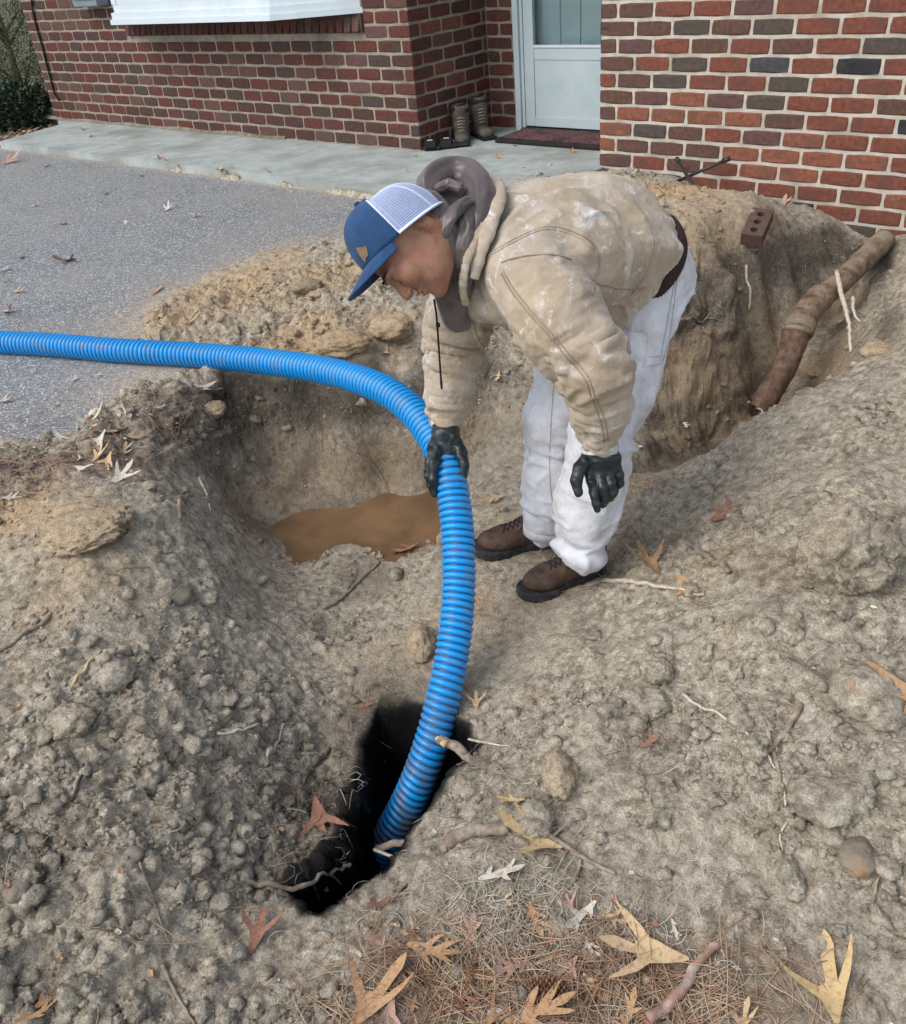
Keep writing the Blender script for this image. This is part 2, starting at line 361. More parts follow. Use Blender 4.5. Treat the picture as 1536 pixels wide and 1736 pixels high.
# foreground
cp((0,1736,-.36),(300,1736,-.42),(600,1736,-.46),(900,1736,-.47),(1200,1736,-.46),(1536,1736,-.42))
cp((0,1500,-.30),(0,1300,-.24),(0,1100,-.2),(0,950,-.16),(0,870,-.12),(150,1700,-.38),(200,1500,-.33),(200,1300,-.28),(200,1150,-.24),(160,950,-.14),(150,870,-.09),
   (350,1620,-.43),(300,1400,-.37),(350,1250,-.36),(400,1100,-.38),(330,950,-.26),(300,850,-.17),(420,1000,-.45),(430,900,-.48),(250,720,-.12),(350,690,-.13),(450,680,-.2),
   (330,780,-.25),(450,790,-.4),(550,750,-.4),(640,760,-.44),(560,700,-.27),(680,740,-.4),(500,660,-.19),(600,670,-.22),(680,700,-.3),(300,610,-.1),(400,605,-.1),(500,600,-.12),(600,610,-.12),(690,640,-.2),(720,690,-.3))
cp((600,560,-.05),(500,540,-.06),(430,560,-.08),(560,500,-.0),(400,500,-.065),(350,540,-.07),(640,500,.0),(700,540,-.04),(620,590,-.08),(520,460,-.03),(600,460,.0),(700,450,.02),(620,430,-.03))
cp((500,870,-.598),(620,860,-.602),(700,855,-.603),(560,925,-.58),(560,815,-.57),(650,815,-.575),(470,840,-.596),(570,880,-.594),(640,950,-.578),(560,1000,-.555),(600,970,-.572),(520,1080,-.5),(740,830,-.602),(760,870,-.605),(790,770,-.52),(820,800,-.55),(465,900,-.597),(490,935,-.6),(700,890,-.6),(420,880,-.57),(450,960,-.57))
cp((560,1060,-.555),(620,1010,-.58),(690,930,-.6),(540,1120,-.54),(650,1005,-.585),(715,920,-.605),(900,850,-.5),(1040,810,-.52),(800,1000,-.5),(850,1150,-.5),(960,900,-.5),(1050,850,-.5),(1000,980,-.5),(900,1010,-.5),(720,1160,-.5),(850,800,-.5),(900,780,-.5),(820,740,-.47),(860,690,-.4))
cp((450,1200,-.45),(560,1180,-.53),(500,1300,-.55),(560,1320,-.58),(430,1400,-.5),(530,1400,-.58),(420,1500,-.49),(480,1560,-.48),(540,1600,-.465),(380,1580,-.45),(600,1240,-.56),(350,1480,-.42))
cp((800,1350,-.45),(700,1490,-.47),(620,1580,-.475),(880,1220,-.48),(850,1290,-.44),(830,1420,-.43),(760,1560,-.46),(1000,1060,-.46),(930,1150,-.455),(1080,980,-.43),(1150,890,-.41),(1210,810,-.4))
cp((1000,1250,-.37),(1100,1100,-.34),(1200,1000,-.29),(1300,900,-.22),(1400,800,-.16),(1536,700,-.1),(1100,1350,-.38),(1250,1250,-.31),(1400,1150,-.25),(1536,1050,-.2),(1450,1300,-.29),(1430,930,-.13),
   (1536,1400,-.32),(1300,1500,-.4),(1000,1550,-.45),(900,1450,-.43),(1536,1600,-.38),(1100,1600,-.46),(1350,1380,-.36),(1180,1180,-.36),(1250,1080,-.26),(1536,850,-.14),(1430,900,-.13))
# crest, trench, far bank
cp((1245,748,-.33),(1300,712,-.27),(1370,667,-.2),(1450,620,-.14),(1536,587,-.08),(1185,835,-.4))
cp((1200,745,-.8),(1150,772,-.76),(1105,795,-.72),(1060,770,-.7),(1010,720,-.66),(1270,700,-.8),(1300,650,-.78),(1350,600,-.7),(1400,560,-.6),(1440,500,-.45))
cp((1240,620,-.62),(1160,650,-.6),(1200,570,-.42),(1260,520,-.3),(1340,450,-.2),(1180,510,-.2),(1260,470,-.17),(1120,600,-.42),(1120,680,-.6))
cp((1110,470,-.08),(1200,475,-.11),(1230,440,-.08),(1300,440,-.14),(1380,425,-.19),(1160,400,.0),(1190,640,-.56),(1280,600,-.56),(1300,540,-.42),(1220,540,-.33),(1160,580,-.4))
cp((1160,450,-.06),(1100,370,.06),(1200,360,.06),(1270,400,-.05),(1330,400,-.1),(1400,400,-.17),(1300,420,-.12),(1210,420,-.03),(1150,330,.07))
for a in ((1020,313),(1040,305),(1085,297),(1140,296),(1200,326),(1270,338),(1330,350),(1430,378),(1536,392)): CP.append(PY(*a, -.0)+np.array([0, -.01, 0]))
cp((1480,440,-.3),(1536,430,-.24),(1500,480,-.3),(1536,520,-.22))
cw((.06,-.3,.03),(.08,-.6,.03),(.05,-.84,.0),(-.2,-.95,-.03),(.3,-.7,.03))
# behind and beside the man (hidden), and out of frame
cw((.1,-.9,-.04),(.5,-.9,.02),(.3,-1.4,-.02),(-.1,-1.5,-.05),(.7,-1.5,-.02),(.2,-2.0,-.06),(.9,-1.9,-.25),(.8,-2.3,-.45),(1.1,-2.1,-.45),(1.25,-1.7,-.4),(1.35,-1.9,-.62),
   (.45,-2.3,-.2),(.35,-.4,.04),(2.3,-.15,-.15),(3.2,-.15,-.12),(2.6,-1.0,-.12),(3.4,-1.5,-.1),(3.2,-2.4,-.2),(3.6,-3.4,-.35),(3.2,-4.3,-.42),(2.6,-5,-.44),(1.4,-5.2,-.4),(.4,-4.9,-.28),(-.4,-4.4,-.14),(5,-4,-.3),(5,-1,-.1),(2.2,-.9,-.13),(2.0,-1.7,-.16),(2.75,-4.4,-.45))
CP = np.array(CP)
# asphalt polygon (world)
ASP = np.array([P(*a)[:2] for a in ((-60,765,-.1),(0,760,-.1),(130,742,-.1),(200,690,-.1),(262,655,-.1),(345,632,-.1),(330,600,-.1),(262,580,-.08),(250,540,-.08),(320,492,-.07),(400,452,-.07),(480,428,-.07),(600,408,-.06),(660,360,-.06))]+[(-.5,-.9),(-1.5,-.85),(-9,-.85),(-9,-6.5),(-1.6,-5.0)])
def poly_sd(poly, x, y):              # signed distance, + inside
    d = np.full(x.shape, 1e9); ins = np.zeros(x.shape, bool); n = len(poly)
    for i in range(n):
        a = poly[i]; b = poly[(i+1) % n]; e = b-a; wx = x-a[0]; wy = y-a[1]; t = np.clip((wx*e[0]+wy*e[1])/(e@e), 0, 1)
        d = np.minimum(d, (wx-e[0]*t)**2+(wy-e[1]*t)**2)
        c = ((a[1] > y) != (b[1] > y)) & (x < (b[0]-a[0])*(y-a[1])/(b[1]-a[1]+1e-12)+a[0]); ins ^= c
    return np.where(ins, 1, -1)*np.sqrt(d)
# thin linear RBF
dd = np.linalg.norm(CP[:, None, :2]-CP[None, :, :2], axis=2)
ker = lambda r: -np.sqrt(r*r+.004)
n_ = len(CP); Am = np.zeros((n_+3, n_+3)); Am[:n_, :n_] = ker(dd)+np.eye(n_)*.022; Am[:n_, n_] = 1; Am[:n_, n_+1:] = CP[:, :2]; Am[n_:, :n_] = Am[:n_, n_:].T
wt = np.linalg.solve(Am, np.concatenate([CP[:, 2], np.zeros(3)]))
def base_h(x, y):
    sh = x.shape; x = x.ravel(); y = y.ravel(); z = wt[n_]+wt[n_+1]*x+wt[n_+2]*y
    for i in range(n_): z = z+wt[i]*ker(np.hypot(x-CP[i, 0], y-CP[i, 1]))
    return z.reshape(sh)
# hole in front of the lid slab; lid polygon
HOLE = np.array([P(*a, -.5)[:2] for a in ((640,1190),(715,1205),(790,1235),(800,1275),(765,1330),(700,1400),(655,1460),(600,1520),(548,1562),(496,1530),(484,1495),(524,1468),(556,1425),(570,1365),(590,1298),(612,1235))])
LID = np.array([P(*a, -.5)[:2] for a in ((575,1128),(640,1070),(745,912),(830,800),(860,770),(900,745),(985,735),(1050,790),(1085,850),(1060,950),(1000,1045),(920,1110),(880,1180),(800,1232),(720,1212),(640,1180))])
PUD = -.588
TOE = np.array([P(*a, -.2)[:2] for a in ((1120,380),(1180,330))])
# colour zones (world): tan sand, dark wet plus shade painted beside the lid edge, litter
def blobs(x, y, L):
    r = 0*x
    for px, py, z, rad, amp in L:
        c = P(px, py, z); r = np.maximum(r, amp*np.exp(-((x-c[0])**2+(y-c[1])**2)/rad**2))
    return r
TAN = [(30,870,-.12,.16,1),(110,880,-.12,.13,.9),(400,500,-.07,.33,1),(300,540,-.07,.2,1),(560,480,-.03,.3,.9),(500,580,-.07,.25,.85),(450,460,-.05,.25,1),(650,540,-.03,.2,.6),(1200,380,.03,.4,.8),(1130,330,.05,.3,.9),(1180,470,-.1,.25,.9),(1270,420,-.1,.2,.6),
       (1160,690,-.6,.12,.75),(1230,630,-.6,.16,.6),(600,700,-.3,.12,.35),(640,780,-.5,.15,.4),(150,950,-.15,.16,.5),(1230,960,-.28,.12,.35),(330,610,-.1,.2,.6),(390,620,-.1,.12,.5),(1100,1640,-.46,.08,.5),(250,980,-.2,.14,.4),(100,1040,-.2,.1,.5),(60,1140,-.2,.12,.35),
       (1470,610,-.18,.12,.6),(700,690,-.3,.1,.3),(1450,1050,-.2,.1,.2),(800,1050,-.5,.3,.5),(950,900,-.5,.25,.5),(700,1100,-.5,.15,.5),(1080,830,-.5,.15,.5)]
DRK = [(1160,530,-.25,.12,.9),(1220,505,-.25,.12,.9),(1290,465,-.2,.12,.9),(1350,430,-.18,.1,.8),(1240,700,-.8,.2,1),(1140,770,-.74,.22,1),(1020,720,-.66,.2,1),(1440,520,-.4,.15,.8),(620,980,-.58,.12,.6),(540,1070,-.55,.1,.5),(690,930,-.6,.1,.8),(1200,745,-.74,.2,1),(1060,780,-.55,.12,.8),(600,850,-.57,.2,.8),(450,900,-.56,.16,.8),(350,780,-.3,.2,.55),(480,760,-.42,.18,.55),(650,1250,-.6,.16,1),(560,1400,-.62,.13,1),(500,1480,-.55,.1,.9),(620,1500,-.6,.12,.9),(1260,690,-.78,.2,.8),(1120,790,-.62,.16,.9),(1350,560,-.6,.2,.6),
       (1350,470,-.3,.2,.7),(1250,520,-.32,.13,.8),(1440,400,-.2,.2,.5),(1200,560,-.45,.2,.5),(430,1050,-.46,.12,.35),(1100,1260,-.37,.08,.4),(780,700,-.45,.2,.6),(900,700,-.4,.2,.6),(740,620,-.2,.12,.5),(1400,1100,-.2,.07,.3),(900,1390,-.43,.06,.7),(800,1300,-.45,.06,.5)]
LIT = [(200,770,-.11,.12,.9),(120,790,-.1,.12,.8),(280,700,-.1,.1,.9),(30,800,-.1,.12,.9),(340,660,-.1,.08,.8),(700,1640,-.46,.1,.6),(900,1620,-.46,.16,.8),(1050,1700,-.46,.2,.7),(1300,1700,-.45,.16,.4),(1330,950,-.18,.1,.6),(850,1690,-.46,.16,.7),(650,1700,-.46,.1,.6)]
def fields(x, y):                    # coarse relief and masks
    q = np.stack([x, y, 0*x], -1); z = base_h(x, y)
    lsd = poly_sd(LID, x, y)+.012*fbm(q*9, 3, 40); lid = sstep(-.004, .016, lsd)
    sa = poly_sd(ASP, x, y)+.05*fbm(q*3.5, 4, 41)+.02*fbm(q*22, 3, 42)
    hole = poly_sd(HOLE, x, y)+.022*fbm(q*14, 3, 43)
    tan = np.clip(blobs(x, y, TAN)+.35*fbm(q*5, 4, 50)-.12, 0, 1); drk = np.clip(blobs(x, y, DRK)+.3*fbm(q*6, 4, 51)-.08, 0, 1)
    lit = np.clip(blobs(x, y, LIT)+.2*fbm(q*9, 3, 52)-.05, 0, 1)
    pit = sstep(-.3, -.5, z)*sstep(2.2, 3.2, (x-CAM[0])*FW[0]+(y-CAM[1])*FW[1])
    pud_ = np.clip(blobs(x, y, [(600,860,-.56,.3,1),(480,900,-.56,.16,1),(700,860,-.56,.16,1)])*1.3, 0, 1)
    rough = (1-.85*sstep(0, .05, lsd))*(1-.35*pit)*(1-.93*pud_)*(.42+.58*sstep(-.25, .2, fbm(q*1.6+5, 2, 77)))
    z = .065-np.log1p(np.exp((.065-z)/.03))*.03 if False else np.minimum(z, .05+.25*(z-.05)*(z > .05)); z = np.maximum(z, -.8)
    z = z+.02*fbm(q*3.3, 3, 1)*rough
    z = z*(1-lid)+np.maximum(z, -.5+.006*fbm(q*6, 2, 9))*lid
    zas = za(y); under = zas-.05*sstep(0, .10, sa)-.004; over = np.maximum(z, zas+.014)
    m = sstep(-.06, -.015, sa); zz = z*(1-m)+np.where(sa > 0, under, over)*m
    k = sstep(-.03, .02, sa); zz = zz*(1-k)+under*k
    z = np.where(sa > -.06, zz, z)
    ins = (y > -.86) & (x < .02); z = np.where(ins, np.minimum(z, -.04), z)
    z = z-sstep(-.005, .05, hole)*.62
    return z, tan, drk, lit, hole, lid, sa, rough, pit
def relief(q, rough):                 # fine relief, pushed out along the surface normal
    n = .016*fbm(q*9, 3, 2)+.014*(np.abs(vnoise(q*13+4))-.25)
    bl = lambda f, o: np.abs(vnoise(q*f+o)+.35*vnoise(q*f*2.1+o))
    n = n+.023*(bl(21, 3.1)-.25)*rough+.015*(bl(43, 7)-.22)*(.2+.8*rough)+.009*(bl(88, 9)-.2)*(.25+.75*rough)+.003*(bl(170, 11)-.2)
    n = n+.02*(np.abs(vnoise(q*np.array([9., 9., 16.])+2))-.25)*rough; n = n*np.clip(.3+rough*.8, 0, 1)
    clump = sstep(-.1, .5, fbm(q*5, 2, 71))
    n = n+(sstep(.2, .6, vnoise(q*14+31))*.016+sstep(.3, .6, vnoise(q*27+3))*.010*clump)*rough
    cr = np.abs(fbm(q*4.2+9, 3, 60)); n = n-.02*sstep(.03, .0, cr)*sstep(.1, .3, fbm(q*1.7, 2, 61))*rough
    return n
# heading-aligned grid
ts = [-.0]; 
def axis(lo, hi, f):
    a = [lo]
    while a[-1] < hi: a.append(a[-1]+f(a[-1]))
    return np.array(a)
tx = axis(-6, 4.2, lambda t: .0062 if abs(t) < 1.15 else .0062+.03*(abs(t)-1.15))
sy = axis(-.7, 6.9, lambda s: .05 if s < .35 else (.0042 if s < .9 else min(.0042+.0022*(s-.9), .0095 if s < 4.9 else .03)))
G1, G2 = np.meshgrid(tx, sy); X = CAM[0]+G1*RT[0]+G2*FW[0]; Y = CAM[1]+G1*RT[1]+G2*FW[1]
Z, tan, drk, lit, hole, lid, sa, rgh, pit = fields(X, Y)
q3 = np.stack([X, Y, Z], -1)
du_ = np.gradient(q3, axis=1); dv_ = np.gradient(q3, axis=0); nn_ = np.cross(du_, dv_); nn_ /= np.linalg.norm(nn_, axis=2)[..., None]
amp = relief(q3, rgh)*(1-sstep(-.02, .03, sa)*.9); wob = np.stack([vnoise(q3*24+2), vnoise(q3*24+6), 0*X], -1)*.008*rgh[..., None]
keep = ((Y < -.03) & ~((Y > -.89) & (X < .04))).astype(float)[..., None]
q3 = q3+(nn_*amp[..., None]+wob)*keep; X, Y, Z = q3[..., 0], q3[..., 1], q3[..., 2]
print('terrain', X.shape)
nr, nc = X.shape; idx = np.arange(nr*nc).reshape(nr, nc)
F = np.stack([idx[:-1, :-1], idx[:-1, 1:], idx[1:, 1:], idx[1:, :-1]], -1).reshape(-1, 4)
# drop what lies beneath the house apron / inside the house
cx = X[:-1, :-1].ravel(); cyy = Y[:-1, :-1].ravel(); F = F[~((cyy > .06) | ((cyy > -.7) & (cx < -.1)) | ((sa[:-1, :-1].ravel() > .35)))]
soil_me = mesh_np('soil_ground', q3.reshape(-1, 3), F, None)
ca = soil_me.color_attributes.new('zones', 'FLOAT_COLOR', 'POINT')
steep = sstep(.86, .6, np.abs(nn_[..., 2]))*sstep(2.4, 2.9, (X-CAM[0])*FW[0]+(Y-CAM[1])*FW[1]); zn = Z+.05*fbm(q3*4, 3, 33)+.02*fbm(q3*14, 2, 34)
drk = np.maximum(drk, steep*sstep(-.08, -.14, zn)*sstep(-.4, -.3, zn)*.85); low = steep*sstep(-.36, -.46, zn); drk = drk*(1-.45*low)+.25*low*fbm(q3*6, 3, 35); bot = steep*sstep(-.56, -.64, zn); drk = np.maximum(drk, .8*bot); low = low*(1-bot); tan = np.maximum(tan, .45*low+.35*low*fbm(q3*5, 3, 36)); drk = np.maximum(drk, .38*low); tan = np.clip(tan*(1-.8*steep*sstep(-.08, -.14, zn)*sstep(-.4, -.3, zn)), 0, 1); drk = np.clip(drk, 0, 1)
sludge_shade = sstep(-.03, -.004, hole); ca.data.foreach_set('color', np.stack([tan, np.clip(np.maximum(drk, sludge_shade), 0, 1), lit, sludge_shade], -1).astype(np.float32).ravel())  # blackens the hole walls: black sludge, with the hole's shade painted in
def soil_mat():
    m = bpy.data.materials.new('soil'); m.use_nodes = True; t = m.node_tree; N = t.nodes; L = t.links; b = N['Principled BSDF']; b.inputs['Specular IOR Level'].default_value = .25
    g = N.new('ShaderNodeNewGeometry').outputs['Position']
    def noise(sc, de=8, ro=.65):
        n = N.new('ShaderNodeTexNoise'); n.inputs['Scale'].default_value = sc; n.inputs['Detail'].default_value = de; n.inputs['Roughness'].default_value = ro; L.new(g, n.inputs['Vector']); return n.outputs['Fac']
    def ramp(f, *st):
        r = N.new('ShaderNodeValToRGB'); L.new(f, r.inputs[0]); e = r.color_ramp.elements
        while len(e) < len(st): e.new(.5)
        for el, (p, c) in zip(e, st): el.position = p; el.color = (*c, 1)
        return r.outputs[0]
    def mix(f, a, b_):
        x = N.new('ShaderNodeMix'); x.data_type = 'RGBA'; L.new(f, x.inputs[0])
        for s, v in ((6, a), (7, b_)):
            if isinstance(v, tuple): x.inputs[s].default_value = (*v, 1)
            else: L.new(v, x.inputs[s])
        return x.outputs[2]
    def mth(op, a, b_=None, cl=False):
        x = N.new('ShaderNodeMath'); x.operation = op; x.use_clamp = cl
        for s, v in ((0, a), (1, b_)):
            if v is None: continue
            if isinstance(v, (int, float)): x.inputs[s].default_value = v
            else: L.new(v, x.inputs[s])
        return x.outputs[0]
    def vo_col(sc):
        v = N.new('ShaderNodeTexVoronoi'); v.inputs['Scale'].default_value = sc; L.new(g, v.inputs['Vector']); s_ = N.new('ShaderNodeSeparateColor'); L.new(v.outputs['Color'], s_.inputs[0]); return s_.outputs[0]
    grey = ramp(noise(38), (.26, (.085, .067, .048)), (.39, (.25, .207, .15)), (.52, (.47, .41, .31)), (.7, (.72, .655, .525)))
    pale = ramp(noise(5.5, 5), (.4, (0, 0, 0)), (.68, (1, 1, 1)))
    base = mix(mth('MULTIPLY', pale, .5), grey, ramp(noise(60), (.3, (.4, .345, .255)), (.7, (.68, .61, .485))))
    tanc = ramp(noise(30), (.25, (.3, .19, .1)), (.5, (.52, .36, .2)), (.75, (.7, .54, .34)))
    dk = ramp(noise(34), (.3, (.035, .026, .019)), (.55, (.1, .074, .053)), (.8, (.2, .155, .115)))
    lt = ramp(noise(90), (.3, (.09, .05, .038)), (.55, (.2, .13, .1)), (.75, (.36, .29, .22)))
    at = N.new('ShaderNodeAttribute'); at.attribute_name = 'zones'; sp = N.new('ShaderNodeSeparateColor'); L.new(at.outputs['Color'], sp.inputs[0])
    base = mix(mth('MULTIPLY', ramp(noise(7, 6, .7), (.5, (0, 0, 0)), (.7, (1, 1, 1))), .5), base, ramp(noise(50), (.3, (.1, .08, .056)), (.7, (.26, .215, .155)))); c = mix(sp.outputs[0], base, tanc); c = mix(mth('MULTIPLY', sp.outputs[2], .8), c, lt); c = mix(mth('MULTIPLY', sp.outputs[1], .93), c, dk)
    crumb = ramp(noise(230, 3, .8), (.3, (.5, .5, .5)), (.5, (.95, .95, .95)), (.7, (1.5, 1.5, 1.5))); mm = N.new('ShaderNodeMix'); mm.data_type = 'RGBA'; mm.blend_type = 'MULTIPLY'; mm.inputs[0].default_value = .75; L.new(c, mm.inputs[6]); L.new(crumb, mm.inputs[7]); c = mm.outputs[2]
    speck = ramp(noise(140, 4, .5), (.6, (0, 0, 0)), (.7, (1, 1, 1))); c = mix(mth('MULTIPLY', speck, .5), c, (.6, .55, .45))
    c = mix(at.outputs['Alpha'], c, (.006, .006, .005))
    L.new(c, b.inputs['Base Color'])
    rg = mth('SUBTRACT', .97, mth('MULTIPLY', sp.outputs[1], .22)); L.new(mth('SUBTRACT', rg, mth('MULTIPLY', at.outputs['Alpha'], .35)), b.inputs['Roughness'])
    vo = N.new('ShaderNodeTexVoronoi'); vo.inputs['Scale'].default_value = 105; L.new(g, vo.inputs['Vector']); v2 = N.new('ShaderNodeTexVoronoi'); v2.inputs['Scale'].default_value = 330; L.new(g, v2.inputs['Vector'])
    bp0 = N.new('ShaderNodeBump'); bp0.inputs['Distance'].default_value = .0028; bp0.invert = True; L.new(vo.outputs['Distance'], bp0.inputs['Height']); bp01 = N.new('ShaderNodeBump'); bp01.inputs['Distance'].default_value = .0016; bp01.invert = True; L.new(v2.outputs['Distance'], bp01.inputs['Height']); L.new(bp0.outputs[0], bp01.inputs['Normal'])
    bp = N.new('ShaderNodeBump'); bp.inputs['Distance'].default_value = .0042; L.new(noise(110, 9, .75), bp.inputs['Height']); L.new(bp01.outputs[0], bp.inputs['Normal'])
    bp2 = N.new('ShaderNodeBump'); bp2.inputs['Distance'].default_value = .0025; L.new(noise(380, 4, .7), bp2.inputs['Height']); L.new(bp.outputs[0], bp2.inputs['Normal']); L.new(bp2.outputs[0], b.inputs['Normal'])
    return m
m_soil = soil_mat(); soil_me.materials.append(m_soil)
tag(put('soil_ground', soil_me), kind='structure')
from mathutils.bvhtree import BVHTree
_c = q3[..., :].reshape(-1, 3); bvh = BVHTree.FromPolygons(_c.tolist(), F.tolist()); del _c
def gz(x, y):
    h = bvh.ray_cast(Vector((x, y, 2)), Vector((0, 0, -1))); z = h[0][2] if h[0] else -.3
    if poly_sd(ASP, np.array([x]), np.array([y]))[0] > 0: z = max(z, float(za(y)))
    if y > -.856 and x < .03: z = max(z, 0.)
    return z
def gn(x, y):
    h = bvh.ray_cast(Vector((x, y, 2)), Vector((0, 0, -1))); return h[1] if h[0] and gz(x, y) <= h[0][2]+1e-4 else Vector((0, 0, 1))
def hit(px, py):                      # where the line of sight of the photograph meets the ground
    d = Vector(ray(px, py)).normalized(); h = bvh.ray_cast(Vector(CAM), d); best = (h[0]-Vector(CAM)).length if h[0] else 99.
    pa_ = P(px, py, 0.)
    if pa_[1] > -.856 and pa_[0] < .03: best = min(best, float(np.linalg.norm(pa_-CAM)))
    pb2 = P(px, py, -.07); pb2 = P(px, py, float(za(pb2[1])))
    if poly_sd(ASP, pb2[:1], pb2[1:2])[0] > 0: best = min(best, float(np.linalg.norm(pb2-CAM)))
    return np.array(CAM+np.array(d)*best)
# far ground sheet to the horizon
m_far = mat('far_soil', [(.1, .085, .06), (.16, .13, .09)], 3, .95, mottled=((.05, .07, .03), 1.2, .45, .6))
o = MB(); o.add([(-80, -80, -.62), (80, -80, -.62), (80, 80, -.62), (-80, 80, -.62)], [(0, 1, 2, 3)])
far = obj_np('terrain', [(-120, -120, -1.35), (120, -120, -1.35), (120, 120, -1.35), (-120, 120, -1.35)], [(0, 1, 2, 3)], m_far); tag(far, kind='structure')
# outer ring of garden soil around the modelled part
def ring():
    g = axis(-40, 40, lambda a: .35 if -9 < a < 9 else 1.6); gx, gy = np.meshgrid(g, g); q = np.stack([gx, gy, 0*gx], -1)
    s = (gx-CAM[0])*FW[0]+(gy-CAM[1])*FW[1]; t = (gx-CAM[0])*RT[0]+(gy-CAM[1])*RT[1]
    ins = (s > -.55) & (s < 6.8) & (t > -5.9) & (t < 4.1); z = -.25+.05*fbm(q*.7, 2, 3); z = np.where(gx < -5, -.1+.02*fbm(q*2, 2, 4), z); z = np.where(ins, -1.2, z); z = np.where((gy > -.5) & (gx > -5.8) & (gx < 4.7) & (gy < 4.8), -.7, z); z = np.where((gx<-1.5)&(gy<-.8)&(gy>-6.4)&(gx>-9.2), -.4, z)
    i = np.arange(gx.size).reshape(gx.shape); F = np.stack([i[:-1, :-1], i[:-1, 1:], i[1:, 1:], i[1:, :-1]], -1).reshape(-1, 4)
    return tag(obj_np('garden_soil', np.stack([gx, gy, z], -1).reshape(-1, 3), F, m_far), kind='structure')
ring()
# asphalt driveway
m_asp = bpy.data.materials.new('asphalt'); m_asp.use_nodes = True
def asp_nodes(m):
    t = m.node_tree; N = t.nodes; L = t.links; b = N['Principled BSDF']; g = N.new('ShaderNodeNewGeometry').outputs['Position']
    v = N.new('ShaderNodeTexVoronoi'); v.inputs['Scale'].default_value = 150; L.new(g, v.inputs['Vector'])
    r = N.new('ShaderNodeValToRGB'); e = r.color_ramp.elements; e[0].position = .0; e[0].color = (.11, .115, .115, 1); e[1].position = 1; e[1].color = (.6, .62, .62, 1); e.new(.55).color = (.2, .208, .21, 1); e.new(.85).color = (.3, .31, .312, 1)
    sp = N.new('ShaderNodeSeparateColor'); L.new(v.outputs['Color'], sp.inputs[0]); L.new(sp.outputs[0], r.inputs[0])
    n = N.new('ShaderNodeTexNoise'); n.inputs['Scale'].default_value = 2.2; n.inputs['Detail'].default_value = 7; L.new(g, n.inputs['Vector'])
    mr = N.new('ShaderNodeMapRange'); mr.inputs[1].default_value = .4; mr.inputs[2].default_value = .75; mr.inputs[4].default_value = .45; L.new(n.outputs['Fac'], mr.inputs[0])
    mx = N.new('ShaderNodeMix'); mx.data_type = 'RGBA'; L.new(mr.outputs[0], mx.inputs[0]); L.new(r.outputs[0], mx.inputs[6]); mx.inputs[7].default_value = (.3, .28, .24, 1); L.new(mx.outputs[2], b.inputs['Base Color'])
    at = N.new('ShaderNodeAttribute'); at.attribute_name = 'sand'; n4 = N.new('ShaderNodeTexNoise'); n4.inputs['Scale'].default_value = 40; n4.inputs['Detail'].default_value = 6; L.new(g, n4.inputs['Vector'])
    ad = N.new('ShaderNodeMath'); ad.operation = 'MULTIPLY'; L.new(at.outputs['Fac'], ad.inputs[0]); 
    m2 = N.new('ShaderNodeMapRange'); m2.inputs[1].default_value = .3; m2.inputs[2].default_value = .7; m2.inputs[4].default_value = 1.5; L.new(n4.outputs['Fac'], m2.inputs[0]); L.new(m2.outputs[0], ad.inputs[1]); ad.use_clamp = True
    mx2 = N.new('ShaderNodeMix'); mx2.data_type = 'RGBA'; L.new(ad.outputs[0], mx2.inputs[0]); L.new(mx.outputs[2], mx2.inputs[6]); mx2.inputs[7].default_value = (.5, .37, .23, 1); L.new(mx2.outputs[2], b.inputs['Base Color'])
    b.inputs['Roughness'].default_value = .75; b.inputs['Specular IOR Level'].default_value = .4
    bp = N.new('ShaderNodeBump'); bp.inputs['Distance'].default_value = .003; L.new(v.outputs['Distance'], bp.inputs['Height']); L.new(bp.outputs[0], b.inputs['Normal'])
asp_nodes(m_asp)
ax_, ay_ = np.meshgrid(axis(-9.5, .5, lambda a: .06 if a < -3 else .025), axis(-7.5, -.862, lambda a: .06 if a < -4.5 else .025)); ay_ = np.minimum(ay_, -.862)
inside = poly_sd(ASP, ax_, ay_) > -.01; qa = np.stack([ax_, ay_, 0*ax_], -1); az_ = za(ay_)+.006*fbm(qa*1.2, 2, 8)
i = np.arange(ax_.size).reshape(ax_.shape); F = np.stack([i[:-1, :-1], i[:-1, 1:], i[1:, 1:], i[1:, :-1]], -1).reshape(-1, 4); F = F[inside[:-1, :-1].ravel()]
asp = obj_np('driveway', np.stack([ax_, ay_, az_], -1).reshape(-1, 3), F, m_asp); tag(asp, kind='structure')
sda = poly_sd(ASP, ax_, ay_); c1 = P(330, 520, -.07); c2 = P(150, 620, -.08); c3 = P(560, 440, -.06); c4 = P(250, 640, -.09)
sand = np.zeros_like(ax_)
for c_, r_, a_ in ((c1, .5, .9), (c2, .3, .2), (c3, .55, .8), (c4, .25, .7)): sand = np.maximum(sand, a_*np.exp(-((ax_-c_[0])**2+(ay_-c_[1])**2)/r_**2))
sand = np.clip(np.maximum(sand*sstep(.55, -.02, sda), .7*sstep(.1, -.03, sda))+.05*fbm(qa*3, 3, 4), 0, 1)
fa = asp.data.attributes.new('sand', 'FLOAT', 'POINT'); fa.data.foreach_set('value', sand.astype(np.float32).ravel())
